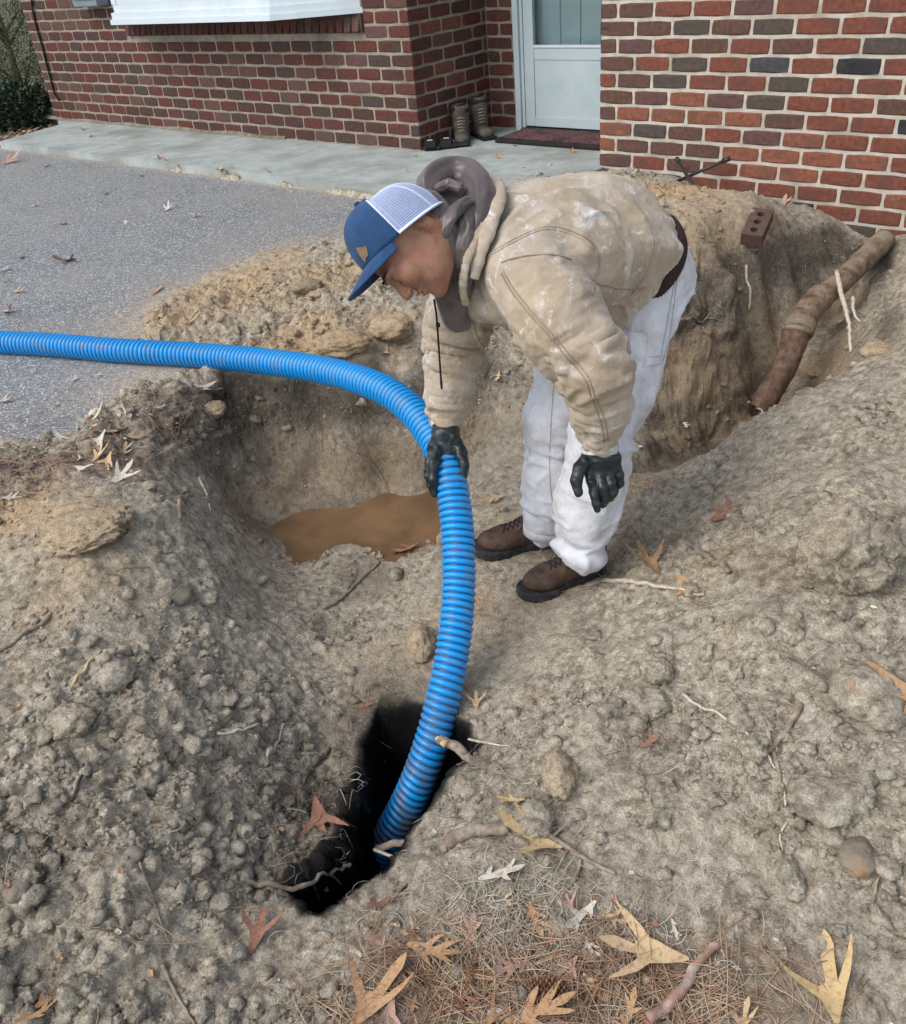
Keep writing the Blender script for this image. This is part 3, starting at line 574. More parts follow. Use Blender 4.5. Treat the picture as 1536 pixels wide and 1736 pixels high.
# concrete apron and recess floor
m_conc = mat('concrete', [(.27, .3, .28), (.37, .405, .385), (.44, .475, .45)], 9, .85, .0012, 120, mottled=((.22, .22, .19), 2.6, .45, .75), detail=10)
ap = MB(); yy = -.856
e1 = [(x, yy+.006*math.sin(x*5)+.004*math.sin(x*17)) for x in np.linspace(-5.4, .03, 60)]
poly = e1+[(.03, -.001), (XC+.0, -.001), (-5.95, -.001), (-5.62, -.12)]
ap.add(*prism(poly, -.3, 0.0)); ap.add(*prism([(XC+.0, -.0009), (.0, -.0009), (.0, DEP+.1), (XC+.0, DEP+.1)], -.3, 0.0))
tag(ap.build('concrete_path', m_conc), kind='structure')
# dirt line and grout along the base of the left wall
rg = np.linspace(XL, XC+.02, 200); V = []; F = []
for k, x in enumerate(rg): V += [(x, .002, .02+.006*math.sin(x*9)), (x, -.012, .012+.005*math.sin(x*7+1)), (x, -.03-.01*math.sin(x*11), .0015)]
F = [(3*k+j, 3*k+3+j, 3*k+4+j, 3*k+1+j) for k in range(199) for j in (0, 1)]
hput(obj_np('base_grout', V, F, mat('grout_moss', [(.1, .09, .06), (.2, .18, .13), (.28, .26, .2)], 25, .95, .002)), house)
# puddle
m_water = bpy.data.materials.new('muddy_water'); m_water.use_nodes = True
b = m_water.node_tree.nodes['Principled BSDF']; b.inputs['Base Color'].default_value = (.17, .102, .055, 1); b.inputs['Roughness'].default_value = .02; b.inputs['Specular IOR Level'].default_value = .5; b.inputs['IOR'].default_value = 1.33
_t = m_water.node_tree; _g = _t.nodes.new('ShaderNodeNewGeometry'); _n = _t.nodes.new('ShaderNodeTexNoise'); _n.inputs['Scale'].default_value = 5; _n.inputs['Detail'].default_value = 7; _n.inputs['Distortion'].default_value = .2; _t.links.new(_g.outputs['Position'], _n.inputs['Vector'])
_r = _t.nodes.new('ShaderNodeValToRGB'); _r.color_ramp.elements[0].position = .35; _r.color_ramp.elements[0].color = (.12, .073, .041, 1); _r.color_ramp.elements[1].position = .65; _r.color_ramp.elements[1].color = (.23, .138, .07, 1); _t.links.new(_n.outputs['Fac'], _r.inputs[0]); _t.links.new(_r.outputs[0], b.inputs['Base Color'])
_b = _t.nodes.new('ShaderNodeBump'); _b.inputs['Distance'].default_value = .00025; _n2 = _t.nodes.new('ShaderNodeTexNoise'); _n2.inputs['Scale'].default_value = 14; _t.links.new(_g.outputs['Position'], _n2.inputs['Vector']); _t.links.new(_n2.outputs['Fac'], _b.inputs['Height']); _t.links.new(_b.outputs[0], b.inputs['Normal'])
pc = P(610, 865, PUD); o = MB(); pts = [P(*a, PUD)[:2] for a in ((380,860),(430,760),(560,750),(700,770),(800,800),(790,900),(700,985),(620,1060),(470,1050),(390,960))]
o.add(*prism([tuple(p) for p in pts], PUD-.2, PUD)); tag(o.build('puddle_water', m_water), kind='structure')
# ------------------------------------------------------------------ loose clods and pebbles (nobody could count them)
def ico(sub):
    bm = bmesh.new(); bmesh.ops.create_icosphere(bm, subdivisions=sub, radius=1); bm.verts.index_update()
    V = np.array([v.co[:] for v in bm.verts]); F = np.array([[v.index for v in f.verts] for f in bm.faces]); bm.free(); return V, F
def scatter_pts(n, seed, wfn):
    rs = np.random.default_rng(seed); s = rs.uniform(0, 1, n*4); s = .85+4.6*s**1.7; t = rs.uniform(-1, 1, n*4)*(.55*s+.55)
    x = CAM[0]+s*FW[0]+t*RT[0]; y = CAM[1]+s*FW[1]+t*RT[1]; f = fields(x, y); wgt = wfn(x, y, f); k = (rs.uniform(0, 1, len(x)) < wgt) & (y < -.04)
    return x[k][:n], y[k][:n], [a[k][:n] for a in f]
def clod_field(name, n, seed, rlo, rhi, sub, wfn, m, flat=.75):
    x, y, f = scatter_pts(n, seed, wfn); rs = np.random.default_rng(seed+1); V0, F0 = ico(sub); k = len(V0); N = len(x)
    tmpl = [V0*(1+.5*vnoise(V0*1.6+j*9.1)[:, None]+.3*vnoise(V0*3.3+j*5.1)[:, None]) for j in range(9)]
    r = rlo*(rhi/rlo)**(rs.uniform(0, 1, N)**2.6); VV = np.zeros((N, k, 3)); a = rs.uniform(0, 6.28, N); ca_, sa_ = np.cos(a), np.sin(a)
    z = np.array([gz(x[i], y[i]) for i in range(N)])
    for i in range(N):
        T = tmpl[i % 9]*np.array([1, rs.uniform(.65, 1), flat*rs.uniform(.6, 1.1)])*r[i]
        VV[i, :, 0] = x[i]+T[:, 0]*ca_[i]-T[:, 1]*sa_[i]; VV[i, :, 1] = y[i]+T[:, 0]*sa_[i]+T[:, 1]*ca_[i]; VV[i, :, 2] = z[i]+T[:, 2]+r[i]*.12
    FF = (F0[None]+(np.arange(N)*k)[:, None, None]).reshape(-1, 3)
    me = mesh_np(name, VV.reshape(-1, 3), FF, m, False); zc = np.repeat(np.stack([f[1], f[2], f[3], 0*f[1]], -1), k, axis=0)
    at = me.color_attributes.new('zones', 'FLOAT_COLOR', 'POINT'); at.data.foreach_set('color', zc.astype(np.float32).ravel())
    return tag(put(name, me), kind='stuff')
w_r = lambda x, y, f: np.clip(f[7], 0, 1)*(f[6] < -.0)*(f[4] < -.02)*(1-.7*f[8])*np.clip(.25+1.6*fbm(np.stack([x, y, 0*x], -1)*4, 3, 90), .08, 1)
clod_field('loose_soil_crumbs', 32000, 21, .0022, .0085, 1, w_r, m_soil)
clod_field('soil_lumps', 4200, 22, .006, .026, 2, w_r, m_soil)
w_c = lambda x, y, f: np.clip(blobs(x, y, [(1100,1150,-.33,.16,1),(1250,1250,-.31,.14,1),(1050,1250,-.38,.12,.8),(150,1230,-.25,.16,.8),(330,1430,-.38,.12,.7),(100,1620,-.38,.16,.8),(1350,1400,-.34,.14,.8),(1350,1000,-.2,.16,.7),(900,1380,-.44,.07,.8),(560,500,-.02,.3,.8),(1180,400,.03,.3,.8),(460,1450,-.5,.08,.8),(1230,760,-.35,.1,.8),(1480,1000,-.18,.15,.7)]), 0, 1)*(f[6] < -.02)*(f[4] < -.03)*(1-f[5])
clod_field('broken_clods', 420, 31, .012, .036, 3, w_c, m_soil, .8)
w_a = lambda x, y, f: 1.0*(f[6] > -.05)*(f[6] < .16)*np.exp(-np.maximum(f[6], 0)/.08)
clod_field('grit_on_asphalt', 1600, 24, .002, .008, 1, w_a, m_soil)
w_e = lambda x, y, f: np.clip(blobs(x, y, [(480,500,-.05,.3,1),(560,540,-.05,.2,1),(400,620,-.1,.12,1),(330,640,-.1,.1,.8),(1200,400,0,.35,.8)]), 0, 1)*(f[6] < 0)
clod_field('sandy_lumps', 700, 25, .008, .028, 2, w_e, m_soil)
# ------------------------------------------------------------------ the blue hose
HR = .047
def PG(x, y, dz=0): p = P(x, y, -.09); return P(x, y, float(za(p[1]))+HR-.004+dz)
hose_ctl = [PG(-1100, 540), PG(-500, 560), PG(0, 580), PG(200, 594), PG(330, 602, .0), PG(440, 612, .02), PD(555, 629, 2.92), PD(643, 657, 2.73), PD(695, 692, 2.62), PD(732, 737, 2.53), PD(757, 790, 2.46), PD(771, 855, 2.43), PD(777, 930, 2.4), PD(777, 1010, 2.37), PD(768, 1100, 2.33), PD(752, 1180, 2.3), PD(731, 1260, 2.29), PD(701, 1340, 2.31), PD(664, 1410, 2.36), PD(625, 1480, 2.46), PD(590, 1550, 2.6)]
path = catmull(hose_ctl, 900); seglen = np.r_[0, np.cumsum(np.linalg.norm(np.diff(path, axis=0), axis=1))]; Lh = seglen[-1]
pitch = .0192; per = 9; nring = int(Lh/pitch*per); sres = np.linspace(0, Lh, nring); ctr = np.stack([np.interp(sres, seglen, path[:, k]) for k in range(3)], 1)
for _ in range(30): ctr[1:-1] = .5*ctr[1:-1]+.25*(ctr[:-2]+ctr[2:])
T, N_, B_ = frames(ctr); sg = 40; aa = np.arange(sg)/sg*2*np.pi
def hose_mesh():
    ph = sres[:, None]/pitch+aa[None]/(2*np.pi)          # helix
    c = .5+.5*np.cos(2*np.pi*ph); prof = c**.55; r = HR-.0065+.0065*prof
    V = ctr[:, None]+r[..., None]*(np.cos(aa)[None, :, None]*N_[:, None]+np.sin(aa)[None, :, None]*B_[:, None])
    i = np.arange(nring*sg).reshape(nring, sg); F = np.stack([i[:-1], np.roll(i[:-1], -1, 1), np.roll(i[1:], -1, 1), i[1:]], -1).reshape(-1, 4)
    me = mesh_np('suction_hose', V.reshape(-1, 3), F, None); at = me.attributes.new('rib', 'FLOAT', 'POINT'); at.data.foreach_set('value', prof.astype(np.float32).ravel()); return me
hm = hose_mesh(); m_hose = bpy.data.materials.new('blue_pvc'); m_hose.use_nodes = True
def hose_nodes(m):
    t = m.node_tree; N = t.nodes; L = t.links; b = N['Principled BSDF']; at = N.new('ShaderNodeAttribute'); at.attribute_name = 'rib'
    r = N.new('ShaderNodeValToRGB'); e = r.color_ramp.elements; e[0].position = .2; e[0].color = (.002, .07, .2, 1); e[1].position = .62; e[1].color = (.003, .3, .76, 1); L.new(at.outputs['Fac'], r.inputs[0])
    n = N.new('ShaderNodeTexNoise'); n.inputs['Scale'].default_value = 30; n.inputs['Detail'].default_value = 8; g = N.new('ShaderNodeNewGeometry'); L.new(g.outputs['Position'], n.inputs['Vector'])
    mr = N.new('ShaderNodeMapRange'); mr.inputs[1].default_value = .5; mr.inputs[2].default_value = .78; mr.inputs[4].default_value = .55; L.new(n.outputs['Fac'], mr.inputs[0])
    mx = N.new('ShaderNodeMix'); mx.data_type = 'RGBA'; L.new(mr.outputs[0], mx.inputs[0]); L.new(r.outputs[0], mx.inputs[6]); mx.inputs[7].default_value = (.16, .17, .15, 1); sx = N.new('ShaderNodeSeparateXYZ'); L.new(g.outputs['Position'], sx.inputs[0]); mz_ = N.new('ShaderNodeMapRange'); mz_.inputs[1].default_value = -.35; mz_.inputs[2].default_value = -.62; mz_.inputs[4].default_value = .75; L.new(sx.outputs[2], mz_.inputs[0]); n9 = N.new('ShaderNodeTexNoise'); n9.inputs['Scale'].default_value = 22; n9.inputs['Detail'].default_value = 8; L.new(g.outputs['Position'], n9.inputs['Vector']); m9 = N.new('ShaderNodeMapRange'); m9.inputs[1].default_value = .42; m9.inputs[2].default_value = .62; L.new(n9.outputs['Fac'], m9.inputs[0]); mm = N.new('ShaderNodeMath'); mm.operation = 'MULTIPLY'; L.new(mz_.outputs[0], mm.inputs[0]); L.new(m9.outputs[0], mm.inputs[1]); mx3 = N.new('ShaderNodeMix'); mx3.data_type = 'RGBA'; L.new(mm.outputs[0], mx3.inputs[0]); L.new(mx.outputs[2], mx3.inputs[6]); mx3.inputs[7].default_value = (.11, .085, .06, 1); L.new(mx3.outputs[2], b.inputs['Base Color'])
    b.inputs['Roughness'].default_value = .34; b.inputs['Specular IOR Level'].default_value = .5
hose_nodes(m_hose); hm.materials.append(m_hose)
tag(put('suction_hose', hm), 'long bright blue ribbed hose running off the driveway and down into the dark hole', 'hose')
# ------------------------------------------------------------------ implicit modelling for the person
BIG = 1.0
class Field:
    def __init__(s, lo, hi, h, k=.02):
        s.lo = np.array(lo, float); s.h = h; s.n = np.ceil((np.array(hi)-s.lo)/h).astype(int)+1; s.f = np.full(s.n, BIG, np.float32); s.k = k
    def _sl(s, lo, hi):
        a = np.maximum(((lo-s.lo)/s.h).astype(int), 0); b = np.minimum(np.ceil((hi-s.lo)/s.h).astype(int)+1, s.n)
        if (b <= a).any(): return None, None
        g = np.stack(np.meshgrid(*[s.lo[i]+np.arange(a[i], b[i])*s.h for i in range(3)], indexing='ij'), -1)
        return tuple(slice(a[i], b[i]) for i in range(3)), g
    def _put(s, sl, v, k, sub=False):
        c = s.f[sl]; k = s.k if k is None else k
        if sub: v = -v; h = np.clip(.5-.5*(v-c)/k, 0, 1) if 0 else np.maximum(k-np.abs(c-v), 0)/k; s.f[sl] = np.maximum(c, v)+h*h*k*.25
        else: h = np.maximum(k-np.abs(c-v), 0)/k; s.f[sl] = np.minimum(c, v)-h*h*k*.25
    def seg(s, A, B, ra, rb, side=None, k=None, sub=False, ea=None, eb=None):
        """tapered limb piece; ra/rb radii at the ends across `side`, ea/eb radii the other way"""
        A = np.array(A, float); B = np.array(B, float); ea = ra if ea is None else ea; eb = rb if eb is None else eb
        m = max(ra, rb, ea, eb)+(s.k if k is None else k)+2*s.h; sl, g = s._sl(np.minimum(A, B)-m, np.maximum(A, B)+m)
        if sl is None: return s
        d = B-A; L = np.linalg.norm(d)+1e-9; u = d/L; side = np.array([0, 0, 1.]) if side is None else np.array(side, float)
        v = side-u*(side@u); nv = np.linalg.norm(v)
        if nv < 1e-3: v = np.cross(u, [1, .3, .2]); nv = np.linalg.norm(v)
        v /= nv; w_ = np.cross(u, v); g = g-A; t = np.clip(g @ u/L, 0, 1); g = g-t[..., None]*d
        a = ra+(rb-ra)*t; b = ea+(eb-ea)*t; c = np.minimum(a, b)
        q = np.sqrt(((g @ v)/a)**2+((g @ w_)/b)**2+((g @ u)/c)**2); s._put(sl, ((q-1)*c).astype(np.float32), k, sub); return s
    def chain(s, pts, ra, side=None, eb=None, k=None):
        for i in range(len(pts)-1): s.seg(pts[i], pts[i+1], ra[i], ra[i+1], side, k, False, None if eb is None else eb[i], None if eb is None else eb[i+1])
        return s
    def ell(s, c, r, R3=np.eye(3), k=None, sub=False):
        c = np.array(c, float); r = np.array(r, float); m = r.max()+(s.k if k is None else k)+2*s.h; sl, g = s._sl(c-m, c+m)
        if sl is None: return s
        q = (g-c) @ np.array(R3); q = np.sqrt(((q/r)**2).sum(-1)); s._put(sl, ((q-1)*r.min()).astype(np.float32), k, sub); return s
    def cut(s, p, n):
        g = [s.lo[i]+np.arange(s.n[i])*s.h for i in range(3)]
        v = (g[0][:, None, None]-p[0])*n[0]+(g[1][None, :, None]-p[1])*n[1]+(g[2][None, None, :]-p[2])*n[2]; s.f = np.maximum(s.f, v.astype(np.float32)); return s
    def mesh(s):
        f = s.f; f = f.copy(); f[f == 0] = 1e-7; I = f < 0; nx, ny, nz = np.array(f.shape)-1
        cnt = np.zeros((nx, ny, nz), np.int8)
        offs = [(i, j, k) for i in (0, 1) for j in (0, 1) for k in (0, 1)]
        for i, j, k in offs: cnt += I[i:nx+i, j:ny+j, k:nz+k]
        act = (cnt > 0) & (cnt < 8); ids = np.argwhere(act); vi = np.full((nx, ny, nz), -1, np.int64); vi[act] = np.arange(len(ids))
        cv = {o: f[ids[:, 0]+o[0], ids[:, 1]+o[1], ids[:, 2]+o[2]] for o in offs}
        S = np.zeros((len(ids), 3)); W = np.zeros(len(ids))
        for o in offs:
            for ax in range(3):
                if o[ax]: continue
                p = list(o); p[ax] = 1; p = tuple(p); a, b = cv[o], cv[p]; c = (a < 0) != (b < 0); t = np.where(c, a/(a-b+1e-20), 0)
                x = np.tile(np.array(o, float), (len(ids), 1)); x[:, ax] = t; S += x*c[:, None]; W += c
        V = s.lo+(ids+S/W[:, None])*s.h; Q = []
        for ax in range(3):
            a0 = [slice(1, -1)]*3; a0[ax] = slice(0, -1); a1 = list(a0); a1[ax] = slice(1, None)
            A = I[tuple(a0)]; B = I[tuple(a1)]
            e = np.argwhere(A != B)
            if not len(e): continue
            fl = A[e[:, 0], e[:, 1], e[:, 2]]; e = e+1; e[:, ax] -= 1; u, v = [(1, 2), (2, 0), (0, 1)][ax]
            def g(du, dv):
                x = e.copy(); x[:, u] -= du; x[:, v] -= dv; return vi[x[:, 0], x[:, 1], x[:, 2]]
            q = np.stack([g(1, 1), g(0, 1), g(0, 0), g(1, 0)], 1); q[~fl] = q[~fl][:, ::-1]; Q.append(q)
        return V, np.concatenate(Q)
def vnormals(V, F):
    n = np.cross(V[F[:, 2]]-V[F[:, 0]], V[F[:, 3]]-V[F[:, 1]]); N = np.zeros_like(V)
    for j in range(4): np.add.at(N, F[:, j], n)
    return N/(np.linalg.norm(N, axis=1)[:, None]+1e-12)
def relax(V, F, it=2, w_=.5):
    E = np.concatenate([F[:, [0, 1]], F[:, [1, 2]], F[:, [2, 3]], F[:, [3, 0]]])
    for _ in range(it):
        S = np.zeros_like(V); C_ = np.zeros(len(V)); np.add.at(S, E[:, 0], V[E[:, 1]]); np.add.at(C_, E[:, 0], 1); np.add.at(S, E[:, 1], V[E[:, 0]]); np.add.at(C_, E[:, 1], 1)
        V = V*(1-w_)+w_*S/C_[:, None]
    return V
def onlimb(V, A, B):                  # along 0..1 and signed around-angle helper, distance from axis
    A = np.array(A); B = np.array(B); d = B-A; L = np.linalg.norm(d); u = d/L; g = V-A; t = g @ u/L; r = g-np.clip(t, 0, 1)[:, None]*d
    return t, r, u, L
def bvh_of(V, F): return BVHTree.FromPolygons(V.tolist(), F.tolist())
def drape(pts, bv, off=.0015, n=60, dense=True):   # a line on the photographed side of a surface -> world path
    p2 = catmull([(*a, 0) for a in pts], n)[:, :2]; out = []
    for x, y in p2:
        d = Vector(ray(x, y)).normalized(); h = bv.ray_cast(Vector(CAM), d)
        if h[0]: out.append(np.array(h[0])+np.array(h[1])*off)
    return out
def seam(name, lines, bv, r, m, parent, off=.001, flat=.5):
    b = MB()
    for l in lines:
        p = drape(l, bv, off)
        if len(p) > 3:
            p = np.array(p); p[1:-1] = .5*p[1:-1]+.25*(p[:-2]+p[2:]); b.tube(p, r, 6)
    return b.build(name, m, parent, True) if b.V else None

# body frame
Zv = np.array([0, 0, 1.]); Ub = np.array([-.45, -.893, 0]); Lt = np.array([.893, -.45, 0])
m_skin = mat('skin', [(.25, .115, .065), (.33, .165, .1), (.37, .19, .12)], 40, .5, .0006, 300, mottled=((.35, .13, .09), 18, .5, .8), spec=.4)
m_skin.node_tree.nodes['Principled BSDF'].inputs['Subsurface Weight'].default_value = .08
# --- trousers
J = {}
Nb0 = np.array([.198, .39, .905]); Nb0 /= np.linalg.norm(Nb0); axh = np.array([.43, .80, -.44])/1.01
HC = PD(1066, 438, 2.44); HB = Nb0*.145+axh*.055; HA = Lt*.172; hn = np.cross(HB, HA); hn /= np.linalg.norm(hn); hn = hn if hn @ axh > 0 else -hn
hips = HC+hn*.06
nearleg = [PD(1086, 520, 2.44), PD(1060, 640, 2.43), PD(1022, 745, 2.44), PD(994, 850, 2.53), PD(986, 922, 2.61)]; nr_ = [.100, .088, .077, .076, .058]
farleg = [PD(1045, 510, 2.63), PD(968, 620, 2.62), PD(936, 705, 2.64), PD(934, 800, 2.7), PD(924, 888, 2.78)]; fr_ = [.1, .09, .078, .069, .058]
allp = np.array(nearleg+farleg+[hips]); F_ = Field(allp.min(0)-.2, allp.max(0)+.2, .0058, .03)
F_.chain(nearleg, nr_); F_.chain(farleg, fr_)
F_.seg(HC-hn*.05, HC+hn*.07, .150, .155, Lt, .03, False, .125, .13); F_.seg(PD(1082, 492, 2.46), PD(1062, 488, 2.58), .120, .120, Zv, .05)
V, F = F_.mesh(); V = relax(V, F, 3); N = vnormals(V, F)
def legfold(V, leg, seed):
    t, r, u, L = onlimb(V, leg[1], leg[-1]); rr = np.linalg.norm(r, axis=1); w_ = np.exp(-(rr/.13)**4)
    q = np.stack([t*L*2.2, r @ Ub*9+seed, r @ Lt*9], -1); vert = vnoise(q*np.array([1, 1, 1])+seed)                           # long soft drapes
    q2 = np.stack([t*L*26, r @ Ub*5, r @ Lt*5+t*3], -1); hor = 1-np.abs(vnoise(q2+seed*3)); low = sstep(.7, 1.0, t)+.6*np.exp(-((t-.32)/.12)**2)
    q3_ = np.stack([t*L*5+r @ Ub*6, r @ Ub*13+seed*2, r @ Lt*13], -1); sh = 1-2*np.abs(vnoise(q3_+seed)); kn = np.exp(-((t-.5)/.2)**2)
    return w_*(.012*vert+.006*sh+.022*(hor-.6)*low+.012*(hor-.6)*kn), w_
d1, w1 = legfold(V, nearleg, 3.); d2, w2 = legfold(V, farleg, 8.); dn = np.where(np.linalg.norm(onlimb(V, nearleg[1], nearleg[-1])[1], axis=1) < np.linalg.norm(onlimb(V, farleg[1], farleg[-1])[1], axis=1), d1, d2)
q = V*np.array([9, 9, 3]); hipz = sstep(.0, .2, V[:, 2]); dn = dn*(1-hipz)+hipz*.006*vnoise(np.stack([V @ Lt*14, V @ Ub*5+V[:, 2]*9, V[:, 2]*4], -1)); V = V+N*(dn*1.9)[:, None]+N*(.0022*fbm(V*40, 2, 5))[:, None]; V = V+vnormals(V, F)*(.009*np.maximum(1-2.4*np.abs(vnoise(np.stack([V @ Ub*9, V @ Lt*9, V[:, 2]*5], -1)+.5*vnoise(V*8)[:, None]+4)), 0)**2+.0045*np.maximum(1-2.6*np.abs(vnoise(np.stack([V @ Ub*15, V @ Lt*15, V[:, 2]*14], -1)+.5*vnoise(V*12)[:, None]+8)), 0)**2)[:, None]; TV, TF = V, F
def cloth_mat(name, cols, stain, ssc, lo, hi, rough=.9, bump=.0012, stretch=(1, 1, 1), bs=90, dirt=None):
    m = mat(name, cols, 7, rough, bump, bs, mottled=(stain, ssc, lo, hi), stretch=stretch, detail=9, sheen=.15, spec=.15); t = m.node_tree; N = t.nodes; L = t.links; b = N['Principled BSDF']
    if dirt:
        old = b.inputs['Base Color'].links[0].from_socket; n = N.new('ShaderNodeTexNoise'); n.inputs['Scale'].default_value = dirt[1]; n.inputs['Detail'].default_value = 10; n.inputs['Roughness'].default_value = .75; g = N.new('ShaderNodeNewGeometry'); L.new(g.outputs['Position'], n.inputs['Vector'])
        mr = N.new('ShaderNodeMapRange'); mr.inputs[1].default_value = dirt[2]; mr.inputs[2].default_value = dirt[3]; mr.inputs[4].default_value = dirt[4]; L.new(n.outputs['Fac'], mr.inputs[0])
        mx = N.new('ShaderNodeMix'); mx.data_type = 'RGBA'; L.new(mr.outputs[0], mx.inputs[0]); L.new(old, mx.inputs[6]); mx.inputs[7].default_value = (*dirt[0], 1); L.new(mx.outputs[2], b.inputs['Base Color'])
    return m
m_trou = cloth_mat('white_work_cloth', [(.56, .57, .6), (.68, .69, .72), (.74, .75, .77)], (.5, .47, .43), 5, .52, .8, dirt=((.36, .31, .25), 9, .48, .7, .7))
m_jack = cloth_mat('tan_canvas', [(.33, .255, .175), (.41, .325, .23), (.47, .39, .29)], (.27, .2, .13), 5, .5, .8, bump=.0016, dirt=None)
def add_stain(m, col, sc, lo, hi, amt, stretch, seed):
    t = m.node_tree; N = t.nodes; L = t.links; b = N['Principled BSDF']; old = b.inputs['Base Color'].links[0].from_socket; g = N.new('ShaderNodeNewGeometry'); mp = N.new('ShaderNodeMapping'); mp.inputs['Scale'].default_value = stretch; mp.inputs['Location'].default_value = (seed, seed*2, 0); L.new(g.outputs['Position'], mp.inputs[0])
    n = N.new('ShaderNodeTexNoise'); n.inputs['Scale'].default_value = sc; n.inputs['Detail'].default_value = 12; n.inputs['Roughness'].default_value = .72; n.inputs['Distortion'].default_value = .8; L.new(mp.outputs[0], n.inputs['Vector'])
    mr = N.new('ShaderNodeMapRange'); mr.inputs[1].default_value = lo; mr.inputs[2].default_value = hi; mr.inputs[4].default_value = amt; L.new(n.outputs['Fac'], mr.inputs[0])
    mx = N.new('ShaderNodeMix'); mx.data_type = 'RGBA'; L.new(mr.outputs[0], mx.inputs[0]); L.new(old, mx.inputs[6]); mx.inputs[7].default_value = (*col, 1); L.new(mx.outputs[2], b.inputs['Base Color'])
add_stain(m_jack, (.58, .54, .48), 3.2, .45, .7, .6, (1, 1, 1.3), 3.1); add_stain(m_jack, (.74, .73, .73), 9, .56, .66, .6, (1.6, 1.6, .7), 5.2); add_stain(m_jack, (.72, .7, .69), 24, .57, .66, .8, (1, 1, 1), 1.7)
# --- head and body
rho = R(30); Hr = PD(686, 417, 2.09)
U0 = .58*Ub+.814*Zv; Fh = .814*Ub-.58*Zv; Uh = U0*math.cos(rho)-Lt*math.sin(rho); Lh_ = Lt*math.cos(rho)+U0*math.sin(rho)
H3 = np.stack([Fh, Lh_, Uh], 1); HS = 1.06
HCAP = H3.copy(); aH = R(22); psi = R(20); rho = R(24); U1 = math.cos(aH)*Ub+math.sin(aH)*Zv; Fh = math.sin(aH)*Ub-math.cos(aH)*Zv; Uh = U1*math.cos(rho)-Lt*math.sin(rho); Lh_ = Lt*math.cos(rho)+U1*math.sin(rho); Fh, Lh_ = Fh*math.cos(psi)+Lh_*math.sin(psi), Lh_*math.cos(psi)-Fh*math.sin(psi); H3 = np.stack([Fh, Lh_, Uh], 1)
Hrc = Hr.copy(); Hr = PD(690, 416, 2.09); _p = R(9); HCAP = np.stack([HCAP[:, 0]*math.cos(_p)+HCAP[:, 1]*math.sin(_p), HCAP[:, 1]*math.cos(_p)-HCAP[:, 0]*math.sin(_p), HCAP[:, 2]], 1)
CS = 1.13
def cw_(x, y, z): return Hrc+HCAP @ (np.array([x, y, z])*CS)
def hw(x, y, z): return Hr+H3 @ (np.array([x, y, z])*HS)
F_ = Field(Hr-.30, Hr+.30, .0026, .016)
E_ = lambda c, r, k=None, sub=False: F_.ell(hw(*c), np.array(r)*HS, H3, k, sub)
E_((-.012, 0, .03), (.094, .074, .088)); E_((.028, 0, -.04), (.058, .057, .07), .03); E_((.03, .03, -.065), (.04, .028, .035), .025); E_((.03, -.03, -.065), (.04, .028, .035), .025); E_((.072, 0, -.094), (.021, .026, .018), .02)
F_.seg(hw(.083, 0, .012), hw(.106, 0, -.026), .009*HS, .0125*HS, None, .012)
for s in (-1, 1):
    E_((.06, s*.036, -.018), (.03, .03, .03), .02); E_((.078, s*.028, .024), (.016, .024, .009), .015); E_((.101, s*.0125, -.03), (.011, .008, .008), .006)
    E_((.097, s*.034, .003), (.012, .014, .008), .012, True); E_((.0745, s*.031, .003), (.0125, .014, .011), .006)
    E_((-.045, s*.070, -.012), (.015, .009, .028), .008); E_((-.042, s*.079, -.008), (.008, .006, .017), .006, True)
E_((.088, 0, -.052), (.012, .023, .006), .006); E_((.086, 0, -.064), (.012, .02, .007), .006); E_((.099, 0, -.058), (.012, .024, .0016), .004, True)
F_.seg(hw(.03, 0, .0), hw(.03, 0, -.06), .045, .045, None, .03)
neckb = PD(812, 425, 2.23); F_.seg(hw(-.035, 0, -.05), neckb, .062, .075, None, .03); F_.seg(neckb, neckb+(neckb-hw(-.03, 0, -.05))*.5+Lt*.0, .085, .11, None, .04)
V, F = F_.mesh(); V = relax(V, F, 1, .4); Vh, Fhd = V, F
hv = (V-Hr) @ H3/HS; person = obj_np('person', V, F, m_skin)
tag(person, 'man in stained tan jacket and white trousers bending over and gripping the blue hose', 'person')
m_hair = mat('dark_hair', [(.012, .009, .008), (.03, .022, .018)], 200, .7, .001, 400)
lash = MB()
for s in (-1, 1):
    lash.tube([hw(.085, s*.017, -.004), hw(.0885, s*.026, -.0075), hw(.086, s*.036, -.0078), hw(.077, s*.047, -.004)], [.0008, .002, .002, .0008], 6); lash.tube([hw(.084, s*.02, .0125), hw(.087, s*.031, .0135), hw(.079, s*.043, .0105)], [.0004, .0008, .0004], 5)
    for k in range(14): a = k/13; lash.tube([hw(.0935-.017*a*a, s*(.012+.036*a), .0245+.006*math.sin(a*3)), hw(.0945-.019*a*a, s*(.016+.037*a), .029+.006*math.sin(a*3))], [.002, .0009], 5)
lash.build('eyebrow', m_hair, person, True)
# short hair at nape and temple
hb = bvh_of(Vh, Fhd); hr = MB(); rs = np.random.default_rng(5)
sel = np.where((hv[:, 2] < .05) & (hv[:, 2] > -.045) & (hv[:, 0] < -.02) & (hv[:, 0] > -.12))[0]
Nh = vnormals(Vh, Fhd)
for i in rs.choice(sel, min(2600, len(sel)), False):
    a = Vh[i]; d = Nh[i]*.25-Uh*.8+rs.normal(0, .2, 3)-Fh*.3; d /= np.linalg.norm(d); s_ = np.cross(d, Nh[i]); s_ /= np.linalg.norm(s_)+1e-9
    b_ = a+Nh[i]*.0004; hr.add([b_-s_*.00035, b_+s_*.00035, b_+d*rs.uniform(.002, .004)+Nh[i]*.0003], [(0, 1, 2)])
hr.build('hair', m_hair, person)
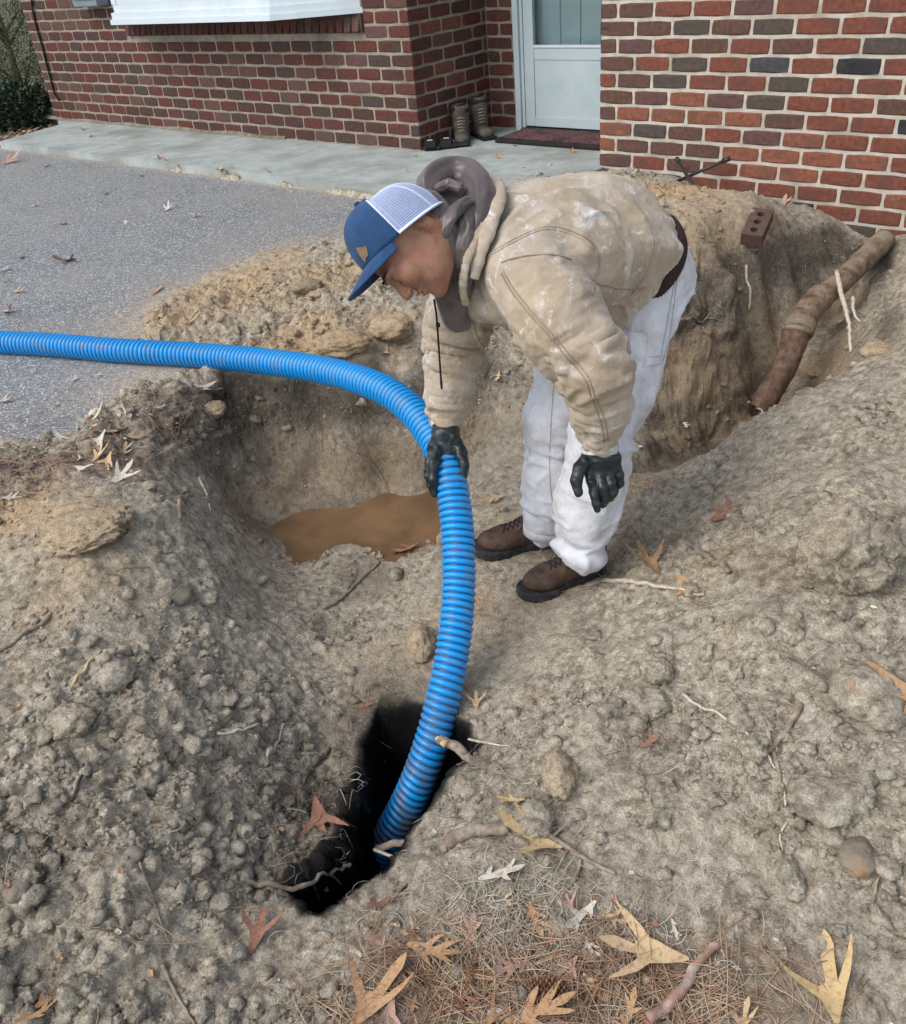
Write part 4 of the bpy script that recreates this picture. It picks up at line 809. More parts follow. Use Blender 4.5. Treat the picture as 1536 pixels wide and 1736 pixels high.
# --- cap
m_navy = mat('navy_twill', [(.012, .045, .12), (.022, .075, .18)], 30, .85, .0006, 500, sheen=.1); m_mesh = mat('white_mesh', [(.55, .62, .78), (.66, .72, .86)], 20, .8, .0005, 300); m_meshd = mat('mesh_gaps', [(.28, .33, .5), (.36, .42, .6)], 60, .9)
def capsurf(n=72, mrows=26):          # half ellipsoid dome in head coordinates
    V = []; 
    for j in range(mrows+1):
        ph = j/mrows*math.pi/2*1.0
        for i in range(n):
            th = i/n*2*math.pi; c, s = math.cos(th), math.sin(th); fr = max(0, c)
            rx = .104; ry = .084; z = .018+(.098+.014*fr)*math.sin(ph)**.9; rr = math.cos(ph)**.62 if ph < 1.5707 else 0
            tilt = -.012*(-c)*(1-j/mrows)
            V.append((-.012+rx*rr*c+.004*fr*rr, ry*rr*s, z+tilt-.006))
    return np.array(V), n, mrows
CVv, cn, cm_ = capsurf(); Wv = Hrc+(CVv*CS) @ HCAP.T
i = np.arange(len(CVv)).reshape(cm_+1, cn); Fc = np.stack([i[:-1], np.roll(i[:-1], -1, 1), np.roll(i[1:], -1, 1), i[1:]], -1).reshape(-1, 4)
cxm = CVv[Fc].mean(1); th = np.degrees(np.abs(np.arctan2(cxm[:, 1], cxm[:, 0]+.012))); lv = (Fc[:, 0]//cn)/cm_
front = th < 80; navy_F = Fc[front]; back_F = Fc[~front]
capo = obj_np('cap', Wv, navy_F, m_navy, person); capo['label'] = 'baseball cap with navy front, navy bill and white mesh back'
md = capo.modifiers.new('thickness', 'SOLIDIFY'); md.thickness = .003; md.offset = 1
bk = obj_np('mesh_back', Wv, back_F, m_meshd, capo); md = bk.modifiers.new('thickness', 'SOLIDIFY'); md.thickness = .0025; md.offset = 1
mb = MB()                              # the mesh weave and its bands, real strands over the back panels
def csp(x, th_, ph_, lift=.0032):
    c, s = math.cos(th_), math.sin(th_); fr = max(0, c); rr = max(math.cos(ph_), 1e-4)**.62; t = ph_/(math.pi/2)
    p = np.array([-.012+.104*rr*c+.004*fr*rr, .084*rr*s, .018+(.098+.014*fr)*math.sin(ph_)**.9+.012*c*(1-t)-.006]); n_ = np.array([p[0]/.011, p[1]/.007, (p[2]-.01)/.012]); n_ /= np.linalg.norm(n_); return cw_(*(p+n_*lift))
for k in range(58):
    th_ = R(84)+(2*math.pi-R(168))*k/57; mb.tube([csp(0, th_, a) for a in np.linspace(.02, 1.42, 20)], .00052, 4)
for k in range(30): mb.tube([csp(0, R(84)+(2*math.pi-R(168))*j/50, .03+k*.044) for j in range(51)], .0005, 4)
mb.build('mesh_weave', m_mesh, bk, True)
bd = MB()
for th_ in (R(79), -R(79), R(132), -R(132), math.pi): bd.tube([csp(0, th_, a, .002) for a in np.linspace(.0, 1.5, 24)], .0062 if abs(th_) < 2 else .0045, 8, True, .3)
bd.tube([csp(0, R(78)+(2*math.pi-R(156))*j/60, .03, .0015) for j in range(61)], .0085, 8, True, .35)
bd.build('sweatband', mat('white_band', [(.62, .66, .8), (.72, .76, .88)], 15, .8), capo, True)
# white woven patches bordering the mesh as seen in the photo
V, F = tube([csp(0, 0, 1.5, .002), csp(0, 0, 1.5, .009)], [.009, .005], 10); obj_np('button', V, F, m_navy, capo)
# bill
Vb = []; nb, mbk = 30, 12
for j in range(mbk+1):
    for i in range(nb+1):
        a = (i/nb-.5)*2; th_ = a*R(66); base = np.array([-.012+.108*math.cos(th_), .084*math.sin(th_), .014+.012*math.cos(th_)]); out = (1-abs(a)**2.6)*.070*(j/mbk)
        Vb.append((base[0]+out, base[1]*(1+.05*j/mbk), base[2]-.02*(a*a)*(j/mbk)-out*.28))
i = np.arange(len(Vb)).reshape(mbk+1, nb+1); Fb = np.stack([i[:-1, :-1], i[:-1, 1:], i[1:, 1:], i[1:, :-1]], -1).reshape(-1, 4)
br = obj_np('bill', Hrc+(np.array(Vb)*CS) @ HCAP.T, Fb, m_navy, capo); md = br.modifiers.new('thickness', 'SOLIDIFY'); md.thickness = .0035; md.offset = 0
cb = bvh_of(Wv, navy_F)
pp_ = [(604, 420), (613, 419), (621, 416), (623, 423), (625, 432), (621, 437), (620, 445), (614, 438), (609, 430)]
Vp = []
for x, y in pp_:
    d = Vector(ray(x, y)).normalized(); h = cb.ray_cast(Vector(CAM), d)
    if h[0]: Vp.append(np.array(h[0])-ray(x, y)*.004)
if len(Vp) > 4:
    po = obj_np('patch', Vp, [tuple(range(len(Vp)))], mat('leather_patch', [(.2, .12, .07), (.3, .2, .12)], 60, .6), capo, False); md = po.modifiers.new('t', 'SOLIDIFY'); md.thickness = .002
# --- trousers
trou = obj_np('trousers', TV, TF, m_trou, person); trou['label'] = 'off white work trousers with faint stains'
tb = bvh_of(TV, TF); m_tseam = mat('trouser_seam', [(.3, .3, .3), (.42, .42, .42)], 60, .9); m_tfold = m_trou
seam('side_seam', [[(1143, 480), (1128, 560), (1118, 612)], [(940, 640), (934, 720), (932, 800), (938, 870)], [(1148, 470), (1136, 560), (1124, 612)]], tb, .0011, m_tseam, trou)
seam('pocket', [[(1050, 545), (1052, 556), (1072, 560), (1092, 562), (1098, 572), (1096, 600), (1088, 650), (1076, 690)], [(1093, 606), (1110, 603), (1126, 600)], [(1090, 622), (1108, 618), (1122, 614)]], tb, .0022, m_trou, trou)
cf = MB()
for leg, rr in ((nearleg, .066), (farleg, .066)):
    a, b_ = leg[-1], leg[-2]; u = (a-b_)/np.linalg.norm(a-b_); cf.tube([a-u*.012, a+u*.006, a+u*.03, a+u*.034, a+u*.02], [rr-.004, rr+.003, rr+.003, rr-.002, rr-.012], 40, False)
cv, cfc = np.concatenate(cf.V), cf.F; cv = cv+np.stack([vnoise(cv*22), vnoise(cv*22+5), vnoise(cv*18+9)], 1)*.007
obj_np('hem', cv, cfc, m_trou, trou)
# --- jacket
rt = R(14); Tax = np.array([-.43, -.80, .44]); Tax /= np.linalg.norm(Tax); Nb = np.cross(Tax, Lt); Nb /= np.linalg.norm(Nb)
Ls = Lt*math.cos(rt)+Nb*math.sin(rt)*1.0; 
tor = [HC+hn*.05, PD(1015, 440, 2.41), PD(955, 437, 2.36), PD(900, 428, 2.30), PD(842, 420, 2.25), PD(808, 418, 2.22)]
ta_ = [.182, .222, .235, .225, .185, .10]; tb_ = [.158, .19, .19, .165, .125, .09]
narm = [PD(893, 462, 2.14), PD(945, 540, 2.10), PD(1005, 622, 2.10), PD(1017, 685, 2.17), PD(1016, 742, 2.25)]; na_ = [.108, .104, .082, .071, .047]
farm = [PD(800, 470, 2.36), PD(778, 545, 2.40), PD(768, 610, 2.43), PD(762, 665, 2.46), PD(757, 708, 2.49)]; fa_ = [.105, .085, .07, .062, .045]
allp = np.array(tor+narm+farm); F_ = Field(allp.min(0)-.27, allp.max(0)+.27, .0055, .035)
for i in range(5): F_.seg(tor[i], tor[i+1], ta_[i], ta_[i+1], Ls, .05, False, tb_[i], tb_[i+1])
F_.cut(HC, hn)
F_.chain(narm, na_, None, None, .03); F_.chain(farm, fa_, None, None, .03)
F_.seg(PD(835, 500, 2.24), PD(930, 520, 2.36), .10, .11, Ls, .06, False, .06, .075)          # front panels hanging from the chest
F_.seg(PD(785, 520, 2.28), PD(800, 560, 2.32), .05, .04, Ls, .03, False, .02, .018)
V, F = F_.mesh(); V = relax(V, F, 3); N = vnormals(V, F)
def armfold(V, arm, seed, el):
    D = np.full(len(V), 9.); T_ = np.zeros(len(V)); ang = np.zeros(len(V)); acc = 0; tot = sum(np.linalg.norm(arm[i+1]-arm[i]) for i in range(len(arm)-1))
    for i in range(len(arm)-1):
        t, r, u, L = onlimb(V, arm[i], arm[i+1]); rr = np.linalg.norm(r, axis=1); m = rr < D; D[m] = rr[m]; T_[m] = (acc+np.clip(t[m], 0, 1)*L); ang[m] = np.arctan2(r[m] @ Nb, r[m] @ Lt); acc += L
    T_ /= tot; q = np.stack([T_*15+.9*np.sin(ang+seed)+.5*np.sin(ang*2+seed*2), np.cos(ang)*1.1+seed, np.sin(ang)*1.1], -1)
    rdg = 1-np.abs(vnoise(q))*1.6; q2 = np.stack([T_*34+1.3*np.sin(ang*1.0+seed*3), np.cos(ang)*1.3+seed, np.sin(ang)*1.3], -1); rd2 = 1-np.abs(vnoise(q2))*1.6
    amt = .35+1.0*np.exp(-((T_-el)/.16)**2)+.9*sstep(.72, .97, T_); w_ = np.exp(-(D/.125)**6)*sstep(.02, .2, T_)
    return w_*amt*(.013*rdg+.008*rd2-.009), D, T_
da, Da, Ta = armfold(V, narm, 1.3, .55); db, Db, Tb = armfold(V, farm, 4.7, .5); arm_d = np.where(Da < Db, da, db)
s_ax = (V-tor[0]) @ Tax; lat = (V-tor[2]) @ Lt; nb_ = (V-tor[2]) @ Nb
q = np.stack([s_ax*3.2+lat*2.2, lat*9+nb_*5+s_ax*2, nb_*6], -1); big = 1-np.abs(fbm(q, 2, 15))*2.0
q = np.stack([s_ax*9, lat*5, nb_*5+3], -1); cross_ = vnoise(q+4)
torw = 1-np.exp(-(np.minimum(Da, Db)/.11)**-4.) if 0 else sstep(.09, .14, np.minimum(Da, Db))
hemw = sstep(.16, .0, s_ax)                         # gathers above the waistband
q = np.stack([s_ax*5, lat*26, nb_*26], -1); gat = vnoise(q)
V = V+N*(arm_d+torw*(.024*(big-.6)+.008*cross_+.012*hemw*gat))[:, None]+N*(.0018*fbm(V*55, 2, 6))[:, None]
q = np.stack([s_ax*5.5+lat*5, lat*7, nb_*7], -1)+.45*vnoise(V*9)[:, None]; shp = np.maximum(1-2.4*np.abs(vnoise(q+11)), 0)**2; q = np.stack([s_ax*11+lat*9, lat*13, nb_*13], -1)+.5*vnoise(V*14)[:, None]; sh2 = np.maximum(1-2.4*np.abs(vnoise(q+5)), 0)**2; V = V+vnormals(V, F)*(.0085*shp+.0026*sh2)[:, None]
# armhole groove of the near sleeve, yoke line
V = relax(V, F, 1, .35); JV, JF = V, F
jack = obj_np('jacket', V, F, m_jack, person); jack['label'] = 'faded tan canvas work jacket with white stains'
jb = bvh_of(JV, JF); m_jseam = mat('jacket_seam', [(.27, .21, .145), (.36, .29, .21)], 60, .9); m_pipe = mat('jacket_edge', [(.3, .23, .15), (.45, .37, .27), (.62, .57, .5)], 35, .9, .002, 200)
seam('seam', [[(849, 462), (866, 492), (893, 527), (930, 568), (960, 605), (990, 640), (1003, 675), (1018, 715), (1024, 748)], [(853, 460), (871, 490), (898, 524), (935, 565), (966, 602), (996, 638), (1010, 675), (1025, 712), (1031, 746)],
              [(828, 432), (850, 418), (880, 402), (920, 386), (955, 388), (990, 402), (1010, 420), (1015, 445), (1008, 475), (1003, 500)],
              [(850, 445), (870, 438), (905, 433), (940, 432), (968, 440)], [(1008, 480), (1060, 490), (1095, 488)],
              [(1108, 400), (1100, 450), (1070, 500)]], jb, .0019, m_jseam, jack)
seam('placket', [[(793, 505), (795, 530), (803, 560), (812, 582), (820, 590)]], jb, .006, m_pipe, jack, 0)
seam('yoke_flap', [[(828, 434), (850, 421), (880, 405), (918, 389), (953, 391), (988, 405), (1006, 422)]], jb, .0034, m_jack, jack, 0)
# knitted waistband
s0 = HA/np.linalg.norm(HA); s1 = np.cross(hn, s0)
def ringpt(a, ra, rb, z): return HC+hn*z+s0*ra*math.cos(a)+s1*rb*math.sin(a)
Vw = []; nw = 330; prof = [(-.012, -.006), (-.006, .004), (.004, .006), (.018, .004), (.032, .0), (.04, -.004), (.043, -.014)]
for z, e in prof:
    for k in range(nw):
        a = k/nw*2*math.pi; rib = .001*math.sin(a*110); Vw.append(ringpt(a, .177+e+rib, .151+e+rib, z))
i = np.arange(len(Vw)).reshape(len(prof), nw); Fw = np.stack([i[:-1], np.roll(i[:-1], -1, 1), np.roll(i[1:], -1, 1), i[1:]], -1).reshape(-1, 4)
obj_np('waistband', Vw, Fw, mat('brown_rib_knit', [(.03, .018, .014), (.055, .033, .026)], 60, .95, .001, 200), jack)
# --- hood: brown satin lining bunched behind the neck, tan edge
m_sat = mat('brown_satin', [(.06, .044, .04), (.11, .084, .076), (.155, .122, .112)], 14, .36, .0008, 60, mottled=((.03, .022, .02), 7, .5, .75), spec=.5, sheen=.2)
F_ = Field(PD(775, 395, 2.15)-.24, PD(775, 395, 2.15)+.24, .004, .03)
def roll(pts, rad, k=.03): F_.chain([PD(*p) for p in pts], rad, None, None, k)
roll([(742, 345, 2.17), (772, 345, 2.2), (795, 355, 2.17)], [.034, .042, .03])
roll([(750, 385, 2.15), (766, 430, 2.16), (772, 480, 2.18), (768, 520, 2.21)], [.046, .046, .042, .028])
roll([(762, 500, 2.2), (775, 540, 2.25), (790, 575, 2.3)], [.032, .028, .018])
V, F = F_.mesh(); V = relax(V, F, 2); N = vnormals(V, F); V = V+N*(.003*fbm(V*16, 2, 3))[:, None]
HV = [V]; HF = [tuple(f) for f in F.tolist()]; hn_v = len(V)
def fold_roll(pts, rad, seed, flat=1., n=90, sg_=56):
    global hn_v
    c = catmull([PD(*p) for p in pts], n); r0 = np.interp(np.linspace(0, 1, n), np.linspace(0, 1, len(rad)), rad); T_, N_2, B_2 = frames(c); a = np.arange(sg_)/sg_*2*np.pi; t = np.linspace(0, 1, n)
    A, T2 = np.meshgrid(a, t); tw_ = seed+1.6*T2+.5*np.sin(T2*5+seed)
    fo = .10*(1-np.abs(np.sin(1.5*(A+tw_)))*1.9)+.075*(1-np.abs(np.sin(2.5*(A-.8*tw_)+seed))*1.9)*np.sin(T2*7+seed)+.03*np.sin(9*A+tw_*6)*np.sin(T2*11+seed*2)
    r = r0[:, None]*(1+fo)*np.sqrt(np.clip(np.minimum(T2, 1-T2)/.06, .02, 1)); V = c[:, None]+r[..., None]*(np.cos(A)[..., None]*N_2[:, None]+flat*np.sin(A)[..., None]*B_2[:, None]); V = V.reshape(-1, 3)
    V = V+.0018*np.stack([vnoise(V*50), vnoise(V*50+7), vnoise(V*50+3)], 1)
    HV.append(V); HF.extend([(hn_v+i*sg_+j, hn_v+i*sg_+(j+1) % sg_, hn_v+(i+1)*sg_+(j+1) % sg_, hn_v+(i+1)*sg_+j) for i in range(n-1) for j in range(sg_)]); hn_v += len(V)
fold_roll([(722, 336, 2.13), (730, 308, 2.16), (760, 293, 2.2), (796, 298, 2.19), (817, 328, 2.14), (815, 370, 2.1), (800, 415, 2.095), (788, 470, 2.11), (784, 505, 2.15)], [.026, .034, .036, .036, .036, .034, .028, .022, .014], 1.0)
fold_roll([(714, 330, 2.12), (728, 345, 2.09), (744, 368, 2.075), (756, 398, 2.075), (766, 440, 2.1), (771, 490, 2.15), (775, 530, 2.21)], [.022, .031, .034, .032, .028, .024, .016], 2.7)
fold_roll([(797, 338, 2.09), (776, 352, 2.06), (758, 374, 2.045), (748, 400, 2.05), (752, 418, 2.065)], [.016, .021, .022, .018, .008], 4.1, .7)
fold_roll([(796, 350, 2.09), (790, 385, 2.07), (783, 420, 2.075), (778, 460, 2.1)], [.02, .026, .025, .016], 5.3, .8)
fold_roll([(738, 322, 2.12), (760, 312, 2.13), (786, 320, 2.12)], [.012, .017, .013], .4, .8)
hood = obj_np('hood', np.concatenate(HV), HF, m_sat, jack); hood['label'] = 'brown satin hood lining bunched up round the neck'
ep = catmull([PD(786, 296, 2.22), PD(812, 298, 2.19), (PD(832, 322, 2.13)), PD(828, 352, 2.09), PD(818, 380, 2.07), PD(804, 412, 2.06), PD(792, 440, 2.065), PD(786, 470, 2.09), PD(785, 495, 2.12), PD(790, 515, 2.16)], 90)
er = np.array([.0105+.0007*math.sin(k*1.3)+.0006*math.sin(k*.37)+.0006*math.sin(k*2.7) for k in range(90)]); V, F = tube(ep, er, 14, True, .62)
obj_np('hood_edge', V, F, m_pipe, jack)
V, F = tube(catmull([PD(838, 306, 2.2), PD(846, 330, 2.12), PD(838, 360, 2.08), PD(826, 395, 2.06), PD(812, 430, 2.07), PD(800, 470, 2.1)], 60), [.019+.0012*math.sin(k*.4)+.0008*math.sin(k*.9) for k in range(60)], 14, True, .6)
obj_np('collar', V, F, m_jack, jack)
m_cord = mat('black_cord', [(.015, .012, .012)], 50, .8)
cord = MB().tube(catmull([PD(736, 508, 2.16), PD(740, 535, 2.2), PD(743, 575, 2.24), PD(746, 620, 2.28), PD(749, 660, 2.31)], 30), [.0026]*26+[.003, .0033, .003, .0024], 8); cord.tube([PD(742, 548, 2.205), PD(743, 554, 2.21)], [.0055, .0055], 8)
cord.build('drawstring', m_cord, jack, True)
# --- gloves
m_glove = mat('black_rubber_glove', [(.008, .014, .015), (.02, .028, .03)], 30, .36, .0011, 70, rvar=.1, spec=.5); m_knit = mat('white_knit', [(.5, .49, .44), (.66, .65, .6)], 80, .95, .0008, 400)
def glove(chains, palm, name, label, cuff):
    pts = np.array([p for c in chains for p in c[0]]+[p for p in palm[0]]); F_ = Field(pts.min(0)-.05, pts.max(0)+.05, .0019, .006)
    F_.chain(palm[0], palm[1], palm[2], palm[3], .012)
    for c, r in chains: F_.chain(c, r, None, None, .0055)
    V, F = F_.mesh(); V = relax(V, F, 1, .4); N = vnormals(V, F); V = V+N*(.0022*(1-2*np.abs(vnoise(V*38)))+.001*fbm(V*90, 2, 7))[:, None]
    g = obj_np(name, V, F, m_glove, person); g['label'] = label
    b = MB()
    for a in cuff: b.tube(a[0], a[1], 26, False)
    obj_np('cuff', np.concatenate(b.V), b.F, m_knit, g); return g
sidev = MW @ np.array([1, 0, 0])
c_ = lambda l: [PD(*p) for p in l]
glove([(c_([(742, 762, 2.43), (736, 785, 2.405), (733, 812, 2.41), (737, 836, 2.425)]), [.0145, .0135, .012, .0105]),
       (c_([(736, 758, 2.45), (729, 785, 2.445), (727, 808, 2.455), (731, 830, 2.47)]), [.0145, .013, .012, .010]),
       (c_([(736, 752, 2.49), (728, 775, 2.5), (727, 800, 2.51), (732, 820, 2.53)]), [.014, .013, .012, .010]),
       (c_([(742, 752, 2.53), (735, 775, 2.55), (736, 795, 2.56), (742, 812, 2.57)]), [.013, .012, .0105, .009]),
       (c_([(768, 745, 2.45), (781, 767, 2.43), (786, 788, 2.425), (785, 806, 2.43)]), [.019, .0165, .0145, .0115])],
      (c_([(757, 715, 2.5), (756, 735, 2.47), (754, 756, 2.445), (755, 770, 2.44)]), [.037, .036, .042, .032], sidev, [.03, .026, .023, .016]),
      'glove', 'black rubber glove gripping the hose from above', [(c_([(758, 708, 2.49), (757, 717, 2.49), (757, 724, 2.485)]), [.042, .046, .041])])
glove([(c_([(1000, 795, 2.27), (1003, 818, 2.265), (1008, 842, 2.27), (1013, 864, 2.275)]), [.0145, .0125, .0115, .0105]),
       (c_([(1014, 802, 2.27), (1022, 826, 2.26), (1027, 845, 2.275), (1022, 855, 2.295)]), [.0145, .0125, .0115, .0095]),
       (c_([(1030, 800, 2.275), (1037, 820, 2.265), (1040, 836, 2.275), (1034, 845, 2.295)]), [.0145, .0125, .0115, .0095]),
       (c_([(1044, 792, 2.285), (1051, 806, 2.28), (1052, 820, 2.29), (1045, 829, 2.305)]), [.0135, .0115, .0105, .0085]),
       (c_([(997, 778, 2.265), (983, 794, 2.245), (977, 814, 2.24), (981, 835, 2.245)]), [.018, .016, .0135, .0115])],
      (c_([(1017, 762, 2.26), (1019, 780, 2.27), (1022, 798, 2.275)]), [.043, .047, .043], sidev, [.028, .027, .021]),
      'glove', 'black rubber glove on the hanging hand', [(c_([(1017, 748, 2.255), (1017, 758, 2.257), (1017, 768, 2.26)]), [.043, .049, .045])])
# --- boots
m_boot = mat('brown_leather', [(.035, .02, .013), (.075, .043, .028), (.11, .07, .045)], 25, .6, .0006, 200, mottled=((.16, .12, .085), 11, .52, .8), spec=.3); m_sole = mat('boot_sole', [(.02, .022, .024), (.045, .045, .045)], 40, .8, .001, 150, mottled=((.15, .12, .09), 20, .55, .8)); m_lace = mat('boot_lace', [(.02, .02, .025), (.04, .04, .045)], 90, .9)
def boot(heel, toe, name, label, parent, L=.30, lean=None, tall=.12):
    heel = np.array(heel); toe = np.array(toe); d = toe-heel; d[2] = 0; d /= np.linalg.norm(d); s = np.array([-d[1], d[0], 0]); M3 = np.stack([d, s, Zv], 1); g0 = heel.copy()
    W = lambda x, y, z: g0+M3 @ np.array([x, y, z])
    F_ = Field(g0+M3 @ np.array([.14, 0, .08])-.24, g0+M3 @ np.array([.14, 0, .08])+.24, .003, .02)
    F_.seg(W(.05, 0, .05), W(.21, 0, .045), .036, .044, s, .02, False, .032, .026); F_.ell(W(.228, 0, .05), (.05, .044, .03), M3, .02); F_.seg(W(.05, 0, .06), W(.045, 0, tall), .042, .043, s, .02, False, .046, .048)
    F_.seg(W(.08, 0, .095), W(.19, 0, .06), .03, .034, s, .03, False, .03, .022)
    F_.ell(W(.045, 0, tall+.028), (.037, .032, .035), M3, .006, True)
    V, F = F_.mesh(); V = relax(V, F, 1); N = vnormals(V, F); V = V+N*(.0014*fbm(V*45, 2, 5))[:, None]; V = V[:]; zc = V[:, 2] < g0[2]+.02; V[zc, 2] = g0[2]+.02
    b = obj_np(name, V, F, m_boot, parent)
    if label: b['label'] = label
    def outl(x): t = x/L; return (.031+.017*sstep(.35, .75, t)-.004*sstep(.2, .45, t)*(1-sstep(.45, .7, t)))*math.sqrt(max(0, 1-(max(0, (t-.72)/.28))**2.6))*math.sqrt(max(0, 1-(max(0, (.13-t)/.13))**2.2))
    xs = [L*(.5-.5*math.cos(a)) for a in np.linspace(0, math.pi, 30)]; ol = [(x-.0, outl(x)+.003) for x in xs]+[(x, -outl(x)-.001) for x in xs[::-1][1:-1]]
    ring = []; rows = [(-.002, -.003), (.006, .0015), (.016, .002), (.024, .0015), (.03, -.002)]
    for z, e in rows:
        for k, (x, y) in enumerate(ol):
            c = np.array([x-.14, y]); nrm = np.linalg.norm(c)+1e-9; c = c*(1+e/nrm); tr = .0016*(1 if k % 2 else -1)*(z < .014); up = .012*sstep(.8, 1, x/L)
            ring.append(W(c[0]+.14, c[1]+tr*np.sign(c[1]), z+up))
    m_ = len(ol); F2 = [(r*m_+k, r*m_+(k+1) % m_, (r+1)*m_+(k+1) % m_, (r+1)*m_+k) for r in range(len(rows)-1) for k in range(m_)]+[tuple(range(m_))[::-1], tuple((len(rows)-1)*m_+k for k in range(m_))]
    obj_np('sole', ring, F2, m_sole, b, False)
    bb = bvh_of(V, F); lc = MB()
    def onto(x, y):
        h = bb.ray_cast(Vector(W(x, y, .3)), Vector((0, 0, -1))); return (np.array(h[0])+Zv*.002) if h[0] else W(x, y, .1)
    for k in range(6):
        x = .10+k*.016; lc.tube([onto(x, -.02), onto(x+.008, 0)+Zv*.001, onto(x+.016, .02)], .0021, 6); lc.tube([onto(x, .02), onto(x+.008, 0)+Zv*.002, onto(x+.016, -.02)], .0021, 6)
    k0 = onto(.1, 0)+Zv*.003
    for sg_, l in ((1, .05), (-1, .045)):
        lc.tube(catmull([k0, k0+s*sg_*.02+Zv*.01, onto(.12, sg_*.034)+Zv*.004, k0+s*sg_*.008+Zv*.002], 12), .0019, 6); lc.tube(catmull([k0, onto(.125, sg_*.02)+Zv*.004, onto(.15, sg_*.035)+Zv*.002], 10), .0017, 6)
    lc.build('laces', m_lace, b, True)
    return b
boot(P(1024, 965, -.497), P(898, 1010, -.497), 'boot', 'brown leather work boot nearer the camera', person)
boot(P(952, 916, -.497), P(846, 934, -.497), 'boot', 'brown leather work boot farther from the camera', person)
# --- jacket cuffs already closed by gloves; nothing else on the man
# ------------------------------------------------------------------ leaves, roots, stones and other loose things
def leaf_outline(lobes, tipw=.012, stem=.0):
    """lobes: (spine position 0..1, side, angle deg from the spine, length, half width) ; returns polygon, base at origin, tip at +Y"""
    L = sorted([l for l in lobes if l[1] < 0], key=lambda l: l[0]); Rr = sorted([l for l in lobes if l[1] > 0], key=lambda l: l[0])
    def side(ls, s):
        out = [(s*.02, .0), (s*.05, .08)]
        for (t, _, ang, ln, hw_) in ls:
            a = R(ang); d = np.array([s*math.sin(a), math.cos(a)]); n = np.array([s*math.cos(a), -math.sin(a)]); b = np.array([0, t])
            hw_ = hw_*1.3
            bend_ = np.array([s*-.10, .16])*ln
            for f, w_ in ((.22, 1.0), (.5, .85), (.78, .55), (.93, .25)): out.append(tuple(b+d*ln*f+n*hw_*w_+bend_*f*f))
            out.append(tuple(b+d*ln*1.02+bend_))
            for f, w_ in ((.93, .2), (.78, .45), (.5, .75), (.3, .8)): out.append(tuple(b+d*ln*f-n*hw_*w_*.8+bend_*f*f))
            out.append((s*.06, t+.15*ln+.08))
        out += [(s*.075, .76), (s*.08, .83), (s*.05, .92), (s*.015, .98)]
        return out
    r = side(Rr, 1); l = side(L, -1); return r+[(0, 1.0)]+l[::-1]
LEAFS = [
    [(.28, 1, 62, .42, .05), (.55, 1, 48, .42, .055), (.3, -1, 60, .4, .05), (.52, -1, 50, .45, .055)],
    [(.42, 1, 55, .62, .06), (.4, -1, 58, .6, .06)],
    [(.25, 1, 75, .3, .05), (.45, 1, 52, .5, .055), (.68, 1, 42, .24, .04), (.22, -1, 70, .28, .05), (.48, -1, 50, .48, .055), (.7, -1, 40, .22, .04)],
    [(.3, 1, 38, .55, .05), (.3, -1, 70, .55, .055)],
    [(.5, 1, 70, .3, .05), (.2, -1, 65, .24, .05), (.6, -1, 55, .3, .045)]]
def leaf_mesh(kind, curl, seed, fold=.5):
    o = leaf_outline(LEAFS[kind]); rs = np.random.default_rng(seed); o = [(x+rs.normal(0, .004), y+rs.normal(0, .004)) for x, y in o]
    bm = bmesh.new(); vs = [bm.verts.new((x, y, 0)) for x, y in o]
    tris = tessellate_polygon([[Vector((x, y, 0)) for x, y in o]])
    for t in tris:
        try: bm.faces.new([vs[i] for i in t])
        except ValueError: pass
    for _ in range(2):
        long = [e for e in bm.edges if e.calc_length() > .09]
        bmesh.ops.subdivide_edges(bm, edges=long, cuts=1, use_grid_fill=False); bmesh.ops.triangulate(bm, faces=bm.faces[:])
    co = np.array([v.co[:] for v in bm.verts]); x, y = co[:, 0], co[:, 1]
    z = curl*(1.1*x*x+.55*(y-.45)**2)+fold*.25*np.abs(x)+.02*vnoise(co*6+seed)+curl*.25*np.sin(x*5+seed)*y*y
    tw = .5*curl*x*(y-.5); co = np.stack([x, y, z+tw], 1)
    for v, c in zip(bm.verts, co): v.co = c
    bm.verts.index_update(); st = tube([(0, .05, .012), (.01, -.1, .0), (.02, -.2, .03)], [.009, .007, .008], 5)
    V = [v.co[:] for v in bm.verts]; F = [[v.index for v in f.verts] for f in bm.faces]; n = len(V); bm.free()
    me = mesh_np('leaf', V+[tuple(a) for a in st[0]], F+[tuple(i+n for i in f) for f in st[1]], None, True); me.materials.append(None); return me
LM = {c: mat('leaf_'+n, cols, 30, .75, .0006, 200, mottled=(dk, 16, .5, .72), spec=.3, coord='obj', detail=8) for c, n, cols, dk in (
    ('t', 'tan', [(.5, .35, .19), (.64, .48, .29)], (.36, .22, .11)), ('o', 'orange', [(.4, .225, .11), (.53, .34, .19)], (.24, .12, .06)), ('r', 'russet', [(.26, .12, .075), (.37, .19, .125)], (.15, .065, .04)),
    ('p', 'pale', [(.5, .45, .37), (.66, .61, .52)], (.35, .27, .19)), ('y', 'yellow', [(.52, .36, .17), (.64, .48, .26)], (.38, .23, .1)), ('k', 'pink', [(.42, .25, .19), (.52, .34, .26)], (.28, .15, .1)))}
for m in LM.values(): m.node_tree.nodes['Principled BSDF'].inputs['Subsurface Weight'].default_value = .0
leaf_cache = {}
